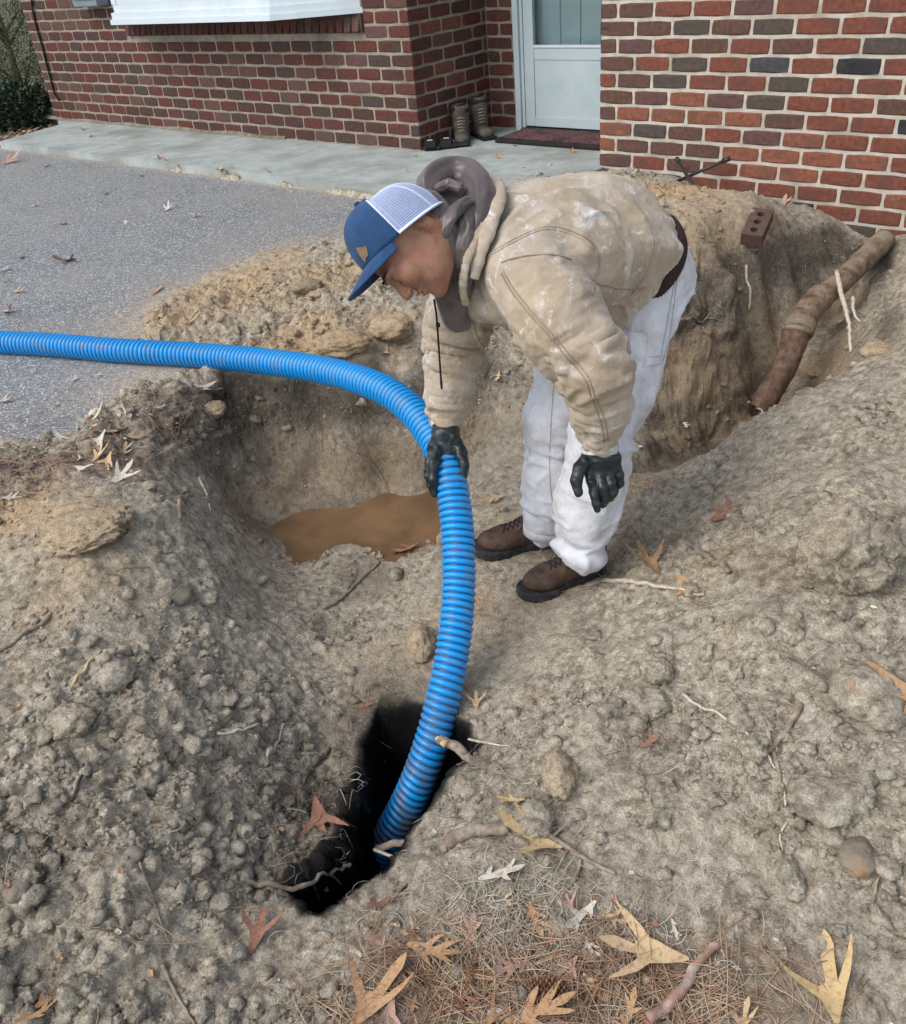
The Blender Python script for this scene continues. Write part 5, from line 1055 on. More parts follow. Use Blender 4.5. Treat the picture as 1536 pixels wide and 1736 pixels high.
def leaf(px, py, size, ang, col, kind=0, curl=.5, label=None, group=None, tilt=(0, 0), dz=0, p=None):
    key = (kind, round(curl, 1))
    if key not in leaf_cache: leaf_cache[key] = leaf_mesh(kind, curl, len(leaf_cache)+3)
    p = hit(px, py) if p is None else p; dep = proj(p)[2]; s = size/FPX*dep/1.0; o = put('oak_leaf', leaf_cache[key])
    n = gn(p[0], p[1]); n = (n*.45+Vector((0, 0, .55))).normalized()
    # ang = direction of the tip in the photo (degrees, 0 = right, 90 = up)
    r3 = Vector(RT.tolist()+[0]); f3 = Vector(FW.tolist()+[0]); d = r3*math.cos(R(ang))+f3*math.sin(R(ang)); yv = (d-n*d.dot(n)).normalized(); xv = yv.cross(n)
    M_ = Matrix((xv, yv, n)).transposed().to_4x4(); M_ = M_ @ Matrix.Rotation(R(tilt[0]), 4, 'X') @ Matrix.Rotation(R(tilt[1]), 4, 'Y')
    sc_ = s; M_ = Matrix.Translation(Vector(p)+n*(.007+dz)) @ M_ @ Matrix.Scale(sc_, 4) @ Matrix.Translation((0, -.45, 0)); o.matrix_world = M_
    o.material_slots[0].link = 'OBJECT'; o.material_slots[0].material = LM[col]
    tag(o, label, 'leaf', group); return o
BL = [
 (1098,958,95,100,'o',1,.7,'orange three-pointed oak leaf on the mound just right of the boots'), (1182,986,80,200,'o',2,.9,'curled golden brown oak leaf on the mound beside a pale stick'),
 (1228,874,62,20,'r',0,.8,'brown oak leaf on the ridge between the glove and the big grey clod'), (1518,1192,150,170,'o',3,.6,'long pointed orange oak leaf cut by the right edge'),
 (836,850,48,200,'t',0,.5,'small pale oak leaf lying on the slab between hose and trousers'), (826,1050,66,120,'o',2,.7,'orange brown oak leaf lying on the slab right beside the hose'),
 (808,1194,42,85,'t',1,.4,'small tan three-pointed leaf on bare soil just right of the hose above the hole'), (541,1392,95,285,'r',1,.3,'brownish T-shaped leaf hanging point down on the slope left of the hole'),
 (437,1582,82,80,'r',1,.5,'dull reddish leaf on the rim below the dark hole'), (655,1532,85,40,'r',4,1.2,'folded dark orange leaf on the slope below the hole'),
 (640,1692,150,50,'o',3,.6,'large orange brown oak leaf at the bottom edge left of the pine cones'), (735,1618,100,340,'o',0,.7,'orange oak leaf above the small upright pine cone'),
 (1098,1618,150,160,'t',1,.4,'largest pale tan three-pointed leaf on the pine straw'), (1412,1672,165,75,'y',3,.6,'long yellow oak leaf on grey soil near the lower right corner'),
 (898,1428,120,155,'y',3,.9,'bright tan leaf with drooping fingers over the dark hollow by the roots'), (872,1362,50,160,'y',4,.6,'small yellow leaf under a soil clod above the roots'),
 (1098,1266,46,20,'r',4,1.4,'small cupped brown leaf in the clods right of the hose'), (1396,1010,40,80,'p',2,.3,'small whitish star-shaped leaf high on the right mound'),
 (98,1690,90,60,'o',4,1.1,'crumpled orange leaf near the lower left corner'), (60,1728,70,30,'o',4,1.,'curled brown leaf cut by the bottom edge at far left'),
 (868,1648,70,200,'k',2,.5,'pinkish brown lobed leaf left of the large pine cone'), (915,1722,130,10,'o',0,.5,'wide orange leaf cut by the bottom edge under the pine cone'),
 (1068,1722,70,60,'o',4,.7,'small orange leaf at the bottom edge left of the bark stick'), (1328,346,40,70,'k',4,1.2,'pinkish white curled leaf against the foot of the right brick wall'),
 (690,936,50,200,'r',0,.9,'reddish leaf by the edge of the slab beside the puddle'), (619,1200,30,20,'r',4,.8,'small rust leaf on the slope just above the dark hole'),
 (1500,858,26,120,'t',4,.6,'tiny tan leaf near the right edge on the upper mound'), (1310,868,24,60,'k',4,.8,'tiny pinkish leaf on the ridge of the right mound'), (1088,1054,20,80,'k',4,.5,'tiny pinkish leaf below the orange leaf beside the boots'),
 (985,1556,75,215,'p',4,.9,'whitish shredded leaf on the pine straw'), (1000,1612,45,280,'p',0,.8,'small crumpled whitish leaf in the middle of the pine straw'), (1145,1580,40,270,'p',4,.5,'pale grey leaf tip behind the largest tan leaf'),
 (850,1485,85,5,'p',4,.4,'long pale leaf blade lying below the thick roots'), (965,1535,38,100,'k',1,.5,'small rosy leaf in the pine straw'), (1475,860,20,30,'p',4,.4,'speck-like pale leaf near the top of the right mound'),
 (728,1650,70,250,'r',2,.6,'dull maroon leaf behind the upright pine cone'), (1290,1640,0,0,'r',4,1,None)]
for b_ in BL:
    if b_[2]: leaf(b_[0], b_[1], b_[2]*1.0, b_[3], b_[4], b_[5], b_[6]*.95, b_[7], dz=.028 if b_[0] == 1518 else .004)
rs = np.random.default_rng(44)
for hn_, (x, y, s_) in zip(['at the far left below the concrete tip', 'just right of the leftmost one by the concrete', 'largest of all, mid left', 'above the largest one', 'right of the largest one', 'left of the largest one', 'nearest the sand at middle height', 'upper one of two at the left edge', 'lower one of two at the left edge', 'small one near the left edge above the hose', 'closest above the hose at the left', 'closest to the sand above the hose', 'near the concrete edge under the bay window', 'rightmost, near the cap', 'in the middle of the driveway, right side', 'in the middle of the driveway near the concrete', 'left side between two others', 'left of centre below the bay window'], ((15,276,34),(78,283,20),(112,445,42),(105,381,22),(213,381,24),(36,438,26),(285,356,20),(8,459,20),(10,476,22),(30,497,20),(16,531,30),(266,494,32),(375,290,18),(455,292,18),(330,368,16),(240,300,16),(60,350,14),(180,330,16))):
    leaf(x, y, s_*1.2, rs.uniform(0, 360), 'ptk'[rs.integers(3)], int(rs.integers(5)), 1.0, 'small dry leaf on the asphalt, '+hn_, 'dry leaves on the driveway', tilt=(rs.uniform(-15, 15), rs.uniform(-15, 15)))
for hn_, (x, y, s_) in zip(['largest, nearest the left edge', 'just under the hose', 'lowest, touching the left edge', 'right of the pair under the hose', 'alone between hose and leaf drift', 'rightmost, close to the soil'], ((50,636,38),(125,646,24),(12,682,34),(165,640,22),(95,688,18),(225,690,20))):
    leaf(x, y, s_*.95, rs.uniform(0, 360), 'pt'[rs.integers(2)], int(rs.integers(4)), .9, 'pale leaf on the asphalt below the hose, '+hn_, 'leaves on the driveway below the hose')
for lh_, (x, y, s_, c_l) in zip(['pinkish one at the upper left edge of the needles', 'tan one left of the upright cone', 'pinkish one above the upright cone', 'tan one under the long pale blade', 'orange one above the large cone', 'russet one below the upright cone', 'pinkish one at the bottom left', 'orange one cut by the bottom edge', 'pinkish one right of the large cone', 'tan one left of the bark stick', 'russet one left of the largest tan leaf', 'pinkish one touching the bark stick', 'small tan one in the middle top', 'small russet one in the middle', 'tan one at the bottom right', 'small tan one between large orange leaf and cone', 'pinkish one at the top edge of the needles', ''], ((640,1600,50,'k'),(700,1590,44,'t'),(800,1585,60,'k'),(845,1530,50,'t'),(905,1560,60,'o'),(780,1700,60,'r'),(660,1725,70,'k'),(840,1725,60,'o'),(960,1645,60,'k'),(1010,1680,70,'t'),(1060,1650,50,'r'),(1190,1700,60,'k'),(1040,1560,44,'t'),(930,1600,44,'r'),(1260,1730,60,'t'),(700,1705,40,'t'),(755,1560,40,'k'),(1115,1480,0,'k'))):
    if s_: leaf(x, y, s_, rs.uniform(0, 360), c_l, int(rs.integers(5)), .9, 'leaf among pine needles, '+lh_, 'leaves among the pine needles', tilt=(rs.uniform(-25, 25), rs.uniform(-25, 25)))
for x, y, s_ in ((148,722,55),(192,736,50),(215,714,36),(165,757,52),(182,790,40),(132,782,30),(228,744,30),(205,812,44),(62,818,34),(20,846,24),(140,800,30),(100,745,26),(170,775,34),(350,664,40),(318,680,26),(245,700,22),(270,690,20),(30,770,24),(90,800,26),(210,765,30)):
    leaf(x, y, s_*1.3, rs.uniform(0, 360), 'ppt'[rs.integers(3)], int(rs.integers(4)), .8, 'whitish oak leaf in the drift along the torn edge of the asphalt', 'pale oak leaves drifted along the edge of the asphalt', tilt=(rs.uniform(-20, 20), rs.uniform(-20, 20)))
for hn_, (x, y, s_) in zip(['at the far left near the wall corner', 'just below the leftmost one', 'left one of two on the outer edge', 'right one of two on the outer edge', 'alone near the outer edge', 'in front of the slippers', 'right of the slippers toward the doormat', 'small one beside the slippers', 'below the house corner', 'tiny one by the boots', 'above the cap, alone'], ((140,220,22),(155,233,18),(272,270,24),(282,272,18),(390,286,16),(845,268,22),(970,258,24),(872,249,14),(705,266,16),(860,243,12),(690,290,10))):
    leaf(x, y, s_*.9, rs.uniform(0, 360), 'tor'[rs.integers(3)], int(rs.integers(5)), 1.1, 'small brown leaf on the concrete, '+hn_, 'leaves on the concrete path', tilt=(rs.uniform(-20, 20), rs.uniform(-20, 20)))
for hn_, (x, y, s_) in zip(['just above the hose on sand', 'left one above the hose on sand', 'right end of the sandy bank', 'left of the sleeve under the bank', '', 'near the bill of the cap', 'between the two arms', 'between the hands beside the trousers', 'in the trench bottom right of the trousers', 'at the top of the right mound', 'right of the forked twig', '', 'on the sandy tongue over the asphalt'], ((320,545,32),(268,555,16),(690,590,16),(655,600,18),(1290,420,0),(588,535,14),(845,640,22),(805,680,18),(1160,720,16),(1450,840,14),(1020,1440,34),(1190,700,0),(430,470,14))):
    if s_: leaf(x, y, s_, rs.uniform(0, 360), 'tkp'[rs.integers(3)], int(rs.integers(5)), .9, 'dry leaf '+hn_, 'leaf scraps on the dug soil')
# ---- roots and sticks
m_root = mat('root_bark', [(.16, .12, .085), (.3, .24, .18), (.42, .36, .28)], 50, .9, .0012, 160, mottled=((.1, .07, .05), 18, .5, .75)); m_pale = mat('pale_root', [(.4, .34, .25), (.55, .49, .39), (.66, .61, .5)], 60, .85, .0006, 200, mottled=((.25, .19, .13), 20, .55, .8))
m_dark = mat('dark_root', [(.04, .03, .025), (.1, .075, .06)], 50, .9, .001, 160); m_red = mat('reddish_bark', [(.2, .1, .07), (.32, .2, .15), (.5, .44, .38)], 22, .9, .0014, 120, mottled=((.45, .4, .35), 14, .52, .62)); m_wood = mat('split_wood', [(.5, .36, .18), (.66, .52, .3)], 60, .8)
def stick(pts, w_px, m, name='root', label=None, group=None, lift=.3, taper=.45, n=None, side=()):
    ctr_ = []
    for a in pts: ctr_.append(PD(*a) if len(a) == 3 else hit(*a))
    ctr_ = np.array(ctr_); rr = w_px/FPX*proj(ctr_[0])[2]/2; n = n or 6*len(pts); c = catmull(ctr_, n)
    g_ = [a for a in pts if len(a) == 2]
    if len(g_) == len(pts):
        c[:, 2] = np.array([max(gz(x, y), z-.02) if abs(gz(x, y)-z) < .05 else z for x, y, z in c]); c[1:-1, 2] = .5*c[1:-1, 2]+.25*(c[:-2, 2]+c[2:, 2]); c[:, 2] += rr*lift+.004
    c = c+.35*rr*np.stack([vnoise(c*60), vnoise(c*60+9), vnoise(c*60+4)], 1)
    rad = rr*(1-(1-taper)*np.linspace(0, 1, n)**1.5)*(1+.14*vnoise(c*70)); V, F = tube(c, rad, 8 if w_px > 6 else 5)
    mb_ = MB(); mb_.add(V, F)
    for t_, dx, dy in side:
        k = int(t_*(n-1)); q = proj(c[k]); e = hit(q[0]+dx, q[1]+dy); mid = (c[k]+e)/2+np.array([0, 0, rr*.8]); mb_.tube(catmull([c[k], mid, e+np.array([0, 0, rr*.4])], 8), np.linspace(rr*.55, rr*.25, 8), 5)
    o = mb_.build(name, m, None, True); tag(o, label, 'root' if name == 'root' else 'stick', group); return o
o = stick([(742,1252,2.17),(778,1272,2.15),(806,1300,2.13),(828,1330,2.11),(842,1362,2.12)], 17, m_root, 'root', 'thick broken root end crossing in front of the blue hose above the hole', taper=.9)
V, F = tube([PD(740, 1251, 2.17), PD(757, 1262, 2.155)], [.0065, .0115], 8); obj_np('split_end', V, F, m_wood, o)
stick([(748,1440),(775,1424),(810,1414),(862,1409)], 24, m_root, 'root', 'thickest pale root lying level on the soil below the hose', taper=.75, lift=.6)
stick([(640,1440,2.16),(665,1430,2.13),(702,1432,2.1),(724,1446,2.09),(730,1470,2.1)], 13, m_root, 'root', 'curved grey root arching over the lower lip of the hole', taper=.6)
stick([(634,1440,2.14),(690,1462,2.09),(725,1476,2.06),(748,1500,2.05)], 6, m_pale, 'root', 'thin pale root pointing into the hole just below the hose', taper=.6, side=((.6, 10, 28),))
stick([(408,1493),(450,1499),(496,1511),(532,1499),(570,1481),(594,1466)], 10, m_root, 'root', 'long grey root along the lower left rim of the dark hole', taper=.7, side=((.5, 20, 40), (.62, 12, 36), (.75, 20, 20)))
stick([(1096,1734),(1150,1690),(1182,1640),(1220,1603)], 20, m_red, 'stick', 'thick stick with peeling reddish bark on the pine straw at the bottom', taper=.7, lift=.7)
stick([(908,1410),(958,1438),(1000,1464),(1042,1487)], 11, m_root, 'stick', 'forked grey brown twig on the soil beside the bright tan leaf', lift=.7, side=((.2, 50, -38), (.4, -22, 40)))
stick([(984,1460),(975,1492),(950,1518)], 7, m_root, 'stick', 'short curved twig hanging below the forked twig', taper=.7)
stick([(1158,1180),(1196,1206),(1236,1224),(1270,1250),(1298,1278),(1314,1306)], 6, m_pale, 'root', 'long thin whitish root trailing down the middle of the right mound')
stick([(1356,1198),(1335,1238),(1312,1268),(1284,1294)], 11, m_root, 'stick', 'straight weathered stick leaning down left on the right mound', taper=.7, lift=.6)
stick([(1294,1222),(1308,1268),(1322,1325),(1330,1352)], 8, m_root, 'stick', 'dark twig crossing the straight weathered stick', taper=.4)
stick([(1020,986),(1078,992),(1132,1001),(1192,1012)], 8, m_pale, 'stick', 'pale stick pointing right from the near boot', lift=.6)
stick([(1168,936),(1202,950),(1236,974)], 12, m_root, 'stick', 'stout grey twig above the golden curled leaf', taper=.8, lift=.6)
stick([(548,1034),(580,1015),(612,985),(645,956)], 6, m_root, 'root', 'bent root crossing the wet floor between puddle and slab', side=((.4, 20, -40),))
stick([(368,1246),(405,1238),(440,1230)], 6, m_pale, 'stick', 'split straw-coloured stick on the slope left of the hole', side=((.2, 40, -20),))
stick([(454,1292),(470,1260),(488,1228)], 6, m_pale, 'stick', 'straight pale twig standing on the slope left of the hole')
stick([(306,882),(304,858),(316,845),(326,838)], 9, m_root, 'root', 'short bent grey root near the top of the left slope', taper=.8)
stick([(338,812),(350,838),(358,868)], 5, m_pale, 'root', 'thin root hanging over the top of the left slope')
stick([(1418,460,3.95),(1430,512,3.75),(1440,552,3.6),(1442,596,3.5)], 8, m_pale, 'root', 'long pale root dangling over the rusty pipe trench', taper=.5)
stick([(1446,504,3.75),(1448,530,3.65),(1458,545,3.6)], 6, m_pale, 'root', 'short forked pale root right of the dangling one over the trench')
stick([(1264,462),(1272,492),(1270,528)], 5, m_pale, 'root', 'thin root hanging from the far lip of the trench', taper=.8)
stick([(1150,556),(1200,542),(1268,514)], 5, m_root, 'root', 'long thin root running along the far wall of the trench', side=((.5, 30, 8),))
stick([(1268,684),(1280,692),(1298,702)], 5, m_pale, 'stick', 'tiny pale stick on the trench edge below the pipe')
stick([(400,1408),(406,1465),(418,1530)], 5, m_root, 'root', 'straight thin root running down to the reddish leaf on the rim')
stick([(236,1456),(252,1505),(270,1555),(288,1602)], 5, m_root, 'root', 'wavy thin root on the lower left soil')
stick([(276,1638),(300,1688),(332,1740)], 7, m_root, 'root', 'brown twig running off the bottom edge at lower left')
stick([(104,1370),(132,1340),(142,1296)], 6, m_dark, 'root', 'dark curved root on the left soil', taper=.9)
stick([(-10,1112),(45,1074),(86,1046)], 9, m_root, 'root', 'long straight root entering from the left edge', taper=.8)
stick([(124,1166),(148,1134),(172,1104)], 6, m_wood, 'stick', 'straw yellow splinter on the left mound')
stick([(1414,1420),(1440,1394),(1476,1366)], 5, m_pale, 'root', 'thin pale root above the rusty stone at lower right')
stick([(1330,1345),(1334,1390),(1322,1420),(1326,1446)], 5, m_pale, 'root', 'short pale root poking out of the cracked clods')
stick([(1478,1538),(1484,1510),(1488,1490)], 8, m_root, 'stick', 'stub of grey twig below the rusty stone')
stick([(830,1290),(862,1316),(905,1330)], 4, m_root, 'root', 'hair-thin root trailing from the broken root end')
stick([(598,1226,2.3),(520,1300,2.26),(505,1330,2.24)], 5, m_dark, 'root', 'black root across the slope above the T-shaped leaf') if 0 else stick([(560,1270),(530,1305),(512,1340)], 6, m_dark, 'root', 'black root across the slope above the T-shaped leaf')
stick([(795,1255),(830,1262),(866,1268)], 5, m_pale, 'root', 'thin pale root pointing right from behind the hose at the hole')
stick([(600,765),(640,800),(655,822)], 4, m_root, 'root', 'fine root over the muddy slope above the puddle') 
stick([(985,470),(1000,474)], 3, m_root, 'root', 'x') if 0 else None
# fine rootlets and twigs, uncountable
def strands(name, regs, n, m, seed, llo, lhi, r, bend=.35, lift=.004, up=.12):
    rs = np.random.default_rng(seed); mb_ = MB()
    for _ in range(n):
        g_ = regs[rs.choice(len(regs), p=np.array([q[4] for q in regs])/sum(q[4] for q in regs))]; x = rs.normal(g_[0], g_[2]); y = rs.normal(g_[1], g_[3])
        if not (-60 < x < 1600 and 100 < y < 1800): continue
        p = hit(x, y); a = rs.uniform(0, 6.28) if len(g_) < 6 else rs.normal(g_[5], .6); L = rs.uniform(llo, lhi); ts_ = np.linspace(-.5, .5, 5); b2 = rs.normal(0, bend)
        pts_ = []
        for t in ts_: an = a+b2*t*2; qx = p[0]+L*t*math.cos(an); qy = p[1]+L*t*math.sin(an); pts_.append((qx, qy, 0))
        z0 = gz(pts_[0][0], pts_[0][1]); z4 = gz(pts_[4][0], pts_[4][1])
        if abs(z0-z4) > .1: continue
        zz_ = [max(gz(q[0], q[1]), z0+(z4-z0)*i/4) for i, q in enumerate(pts_)]; e = rs.uniform(0, up)*L
        pts_ = [(q[0], q[1], zz_[i]+lift+e*i/4) for i, q in enumerate(pts_)]; mb_.tube(pts_, [r*.7, r, r, r*.8, r*.35], 3)
    o = mb_.build(name, m, None, True); return tag(o, kind='stuff')
m_needle = mat('pine_needle', [(.28, .15, .09), (.44, .29, .18), (.55, .42, .28)], 9, .7); m_straw = mat('dry_grass', [(.38, .33, .24), (.55, .5, .4), (.68, .64, .54)], 12, .8)
strands('pine_needles', [(880,1650,130,55,4), (1090,1690,130,50,3), (720,1650,60,55,1.6), (1250,1690,110,45,1), (600,1700,60,40,.6), (150,760,90,45,1.6), (60,800,60,30,.7), (1150,1100,220,160,.5), (300,690,60,25,.5), (420,1600,200,80,.35), (250,1000,160,120,.3)], 800, m_needle, 71, .07, .19, .0011, .18)
strands('dry_grass', [(860,1560,80,40,3), (980,1600,110,50,3), (820,1520,60,25,1.4), (900,1690,140,45,1.6), (1120,1700,80,40,.8), (900,1480,50,25,.5)], 620, m_straw, 72, .025, .085, .0009, .45, .003, .2)
strands('fine_rootlets', [(1150,1150,220,150,3), (1250,1000,180,120,1.5), (500,1350,70,130,2), (850,1350,60,60,1.5), (400,1100,150,150,1), (150,1400,120,180,1), (1350,560,90,80,1.2), (620,760,90,70,1), (480,700,90,60,.6), (1000,1450,250,100,1)], 800, m_root, 73, .02, .11, .0009, .9, .003, .3)
strands('pale_rootlets', [(1150,1150,250,180,3), (520,1330,70,130,1.5), (860,1380,80,60,1.5), (300,1500,200,120,1), (1350,560,90,80,1)], 240, m_pale, 74, .02, .08, .0008, .9, .003, .3)
# small leaf scraps between the needles
def scraps():
    rs = np.random.default_rng(9)
    for cn_, m, n in (('russet', LM['r'], 90), ('orange', LM['o'], 70), ('pale', LM['p'], 80)):
        mb_ = MB()
        for _ in range(n):
            g_ = [(900,1640,170,60), (1080,1700,160,45), (170,765,90,40), (900,1600,500,200), (350,1300,250,250), (1250,1050,200,200)][rs.choice(6, p=[.35, .15, .2, .12, .09, .09])]
            x, y = rs.normal(g_[0], g_[2]), rs.normal(g_[1], g_[3])
            if not (0 < x < 1536 and 620 < y < 1760): continue
            p = hit(x, y); r = rs.uniform(.004, .013); a = rs.uniform(0, 6.28); k = rs.integers(4, 7)
            ring = [(p[0]+r*rs.uniform(.5, 1.2)*math.cos(a+j*6.28/k), p[1]+.6*r*rs.uniform(.6, 1.2)*math.sin(a+j*6.28/k), 0) for j in range(k)]
            ring = [(q[0], q[1], p[2]+.003+rs.uniform(0, .5)*r) for q in ring]; V = [(p[0], p[1], p[2]+.003)]+ring
            V2 = V+[(v[0], v[1], v[2]+.0006) for v in V]; K = k+1
            mb_.add(V2, [(0, 1+(j+1) % k, 1+j) for j in range(k)]+[(K, K+1+j, K+1+(j+1) % k) for j in range(k)]+[(1+j, 1+(j+1) % k, K+1+(j+1) % k, K+1+j) for j in range(k)])
        tag(mb_.build('leaf_crumbs', m), kind='stuff')
scraps()
# ---- clods and stones large enough to point at
def rock(px, py, w_px, h_px, m, name, label, cat, seed, sub=4, rough_=1., rz=0., sink=.35, zones=None, thick=None):
    p = hit(px, py+h_px*.25); dep = proj(p)[2]; a = w_px/FPX*dep/2; hgt = (thick if thick else h_px*.72)/FPX*dep/2; b_ = h_px/FPX*dep*.62
    V, F = ico(sub); d = 1+.3*fbm(V*1.1+seed, 3, 3)+.12*rough_*fbm(V*3.5+seed, 4, 5)+.05*rough_*vnoise(V*11+seed)+.03*rough_*vnoise(V*22+seed); d = d+.12*rough_*(np.abs(vnoise(V*6+seed))-.25)+.07*rough_*(np.abs(vnoise(V*13+seed))-.25); V = V*d[:, None]*np.array([a, b_, hgt])
    al = YAW+R(rz); V = np.stack([V[:, 0]*math.cos(al)-V[:, 1]*math.sin(al), V[:, 0]*math.sin(al)+V[:, 1]*math.cos(al), V[:, 2]], 1)+p+np.array([0, 0, hgt*(1-sink*2)])
    o = obj_np(name, V, F, m, None, sub > 3 and rough_ < .6); tag(o, label, cat)
    if zones is not None:
        at = o.data.color_attributes.new('zones', 'FLOAT_COLOR', 'POINT'); at.data.foreach_set('color', np.tile(np.array(zones, np.float32), len(V)))
    return o
m_stone = mat('stone', [(.17, .145, .11), (.27, .235, .185), (.36, .32, .25)], 26, .85, .0012, 150, mottled=((.3, .15, .05), 12, .58, .75)); m_rust = mat('rusty_stone', [(.16, .13, .1), (.25, .21, .16)], 25, .9, .0012, 130, mottled=((.33, .2, .08), 9, .56, .66))
m_olive = mat('olive_stone', [(.11, .1, .07), (.17, .155, .11)], 40, .8, .0006, 150)
Z0 = (0, 0, 0, 0); ZT = (.55, 0, 0, 0)
rock(1432, 925, 165, 120, m_soil, 'soil_clod', 'biggest grey clod of earth crowning the right mound', 'clod', 3.3, 5, 1.3, zones=(.12, 0, 0, 0), thick=150, sink=.3)
rock(150, 878, 150, 90, m_soil, 'soil_clod', 'flat tan slab of crumbly earth at the top of the left mound', 'clod', 8.1, 5, 1., zones=(.6, 0, 0, 0), thick=40)
rock(1470, 1155, 110, 110, m_soil, 'soil_clod', 'smooth grey slab of soil near the right edge beside the long orange leaf', 'clod', 5.7, 4, .5, sink=.45, zones=Z0)
rock(1405, 1340, 120, 80, m_soil, 'soil_clod', 'rounded lump of cracked earth at middle right', 'clod', 15.2, 4, 1., zones=Z0)
rock(948, 1298, 55, 75, m_soil, 'soil_clod', 'upright yellowish clod right of the broken root end', 'clod', 21.2, 4, 1., zones=(.45, 0, 0, 0))
rock(905, 1378, 60, 60, m_soil, 'soil_clod', 'crumbly grey clod above the drooping tan leaf', 'clod', 25., 4, 1.2, zones=Z0)
rock(714, 1080, 44, 66, m_soil, 'soil_clod', 'tan clod sitting on the slab just left of the hose', 'clod', 31., 4, 1., zones=(.5, 0, 0, 0))
rock(304, 1005, 54, 34, m_olive, 'stone', 'smooth oval olive stone half buried in the left slope', 'stone', 41., 4, .2)
rock(352, 1012, 34, 26, m_soil, 'soil_clod', 'small round clod touching the olive stone', 'clod', 43., 3, 1., zones=Z0)
rock(198, 1135, 56, 56, m_soil, 'soil_clod', 'round grey clod in the middle of the left mound', 'clod', 47., 4, 1.1, zones=Z0)
rock(120, 1210, 75, 60, m_soil, 'soil_clod', 'pale crumbly clod at the left below the round grey one', 'clod', 51., 4, 1.3, zones=(.15, 0, 0, 0))
rock(30, 1503, 40, 34, m_rust, 'stone', 'half buried stone with an orange spot at the left edge', 'stone', 57., 4, .4)
rock(224, 1445, 34, 26, m_stone, 'stone', 'small grey stone at the top of the wavy thin root', 'stone', 61., 3, .4)
rock(1457, 1443, 70, 58, m_rust, 'stone', 'brown stone with a rust patch near the lower right', 'stone', 65., 4, 1.)
rock(1503, 1465, 44, 36, m_soil, 'soil_clod', 'pale clod touching the rusty brown stone', 'clod', 69., 3, 1., zones=Z0)
rock(1340, 1480, 40, 56, m_soil, 'soil_clod', 'narrow upright clod by the short pale root', 'clod', 73., 4, 1.2, zones=Z0)
rock(1490, 590, 56, 36, m_soil, 'soil_clod', 'orange tan clod on the trench rim at the right edge', 'clod', 77., 4, 1., zones=(.7, 0, 0, 0))
rock(1382, 627, 30, 22, m_soil, 'soil_clod', 'small tan clod on the trench rim beside the pipe', 'clod', 79., 3, 1., zones=(.7, 0, 0, 0))
rock(362, 688, 42, 36, m_soil, 'soil_clod', 'yellow tan clod below the hose at the asphalt edge', 'clod', 83., 4, 1., zones=(.8, 0, 0, 0))
rock(1115, 1130, 55, 45, m_soil, 'soil_clod', 'large clod on the upper left part of the right mound', 'clod', 87., 4, 1.1, zones=Z0)
rock(1105, 1185, 70, 50, m_soil, 'soil_clod', 'clod with a dead leaf stuck on its left side', 'clod', 91., 4, 1.2, zones=(0, .1, 0, 0))
rock(668, 545, 80, 60, m_soil, 'soil_clod', 'big sandy lump on the far rim under the cap bill', 'clod', 95., 4, 1.1, zones=(.75, 0, 0, 0))
rock(575, 575, 90, 50, m_soil, 'soil_clod', 'sandy lump on the far rim just above the hose', 'clod', 99., 4, 1.1, zones=(.8, 0, 0, 0))
rock(520, 480, 60, 32, m_soil, 'soil_clod', 'dark topped sandy lump at the edge of the driveway', 'clod', 103., 4, 1.1, zones=(.5, .3, 0, 0))
# ---- pine cones
def cone(px, py, L, rr, ang, label):
    p = hit(px, py); n = gn(p[0], p[1]); base = empty('pine_cone'); tag(base, label, 'pine cone')
    mb_ = MB(); N_s = 110; r3 = Vector(RT.tolist()+[0]); f3 = Vector(FW.tolist()+[0]); ax_ = (r3*math.cos(R(ang))+f3*math.sin(R(ang))); ax_ = (ax_-n*ax_.dot(n)).normalized(); q = ax_.to_track_quat('Z', 'Y').to_matrix(); base.location = Vector(p)+n*rr*.55-ax_*L*.5; base.rotation_euler = q.to_euler()
    for k in range(N_s):
        t = (k+.5)/N_s; a = k*2.39996; r = rr*math.sin(math.pi*min(t*.9+.08, 1))**.7; z = t*L; s_ = rr*.42*(1-.4*t); th_ = .004
        c, s = math.cos(a), math.sin(a); rot = np.array([[c, -s, 0], [s, c, 0], [0, 0, 1]]); e = r
        V = np.array([(.15*e, -.25*s_, -.1*s_), (.15*e, .25*s_, -.1*s_), (.9*e, -.75*s_, .15*s_), (.9*e, .75*s_, .15*s_), (1.12*e, 0, .55*s_), (.95*e, 0, .5*s_+.0022), (.15*e, 0, .0015)]) @ rot.T+np.array([0, 0, z])
        mb_.add(V, [(0, 2, 3, 1), (2, 4, 3), (2, 5, 4), (4, 5, 3), (0, 6, 5, 2), (1, 3, 5, 6)])
    mb_.tube([(0, 0, 0), (0, 0, L)], [rr*.35, rr*.2], 8); mb_.build('scales', mat('cone_scale', [(.1, .05, .025), (.2, .11, .06), (.33, .21, .13)], 120, .8), base)
cone(797, 1650, .062, .0125, 75, 'small upright open pine cone among the needles')
cone(930, 1682, .09, .02, 170, 'large brown pine cone lying on its side at the bottom')
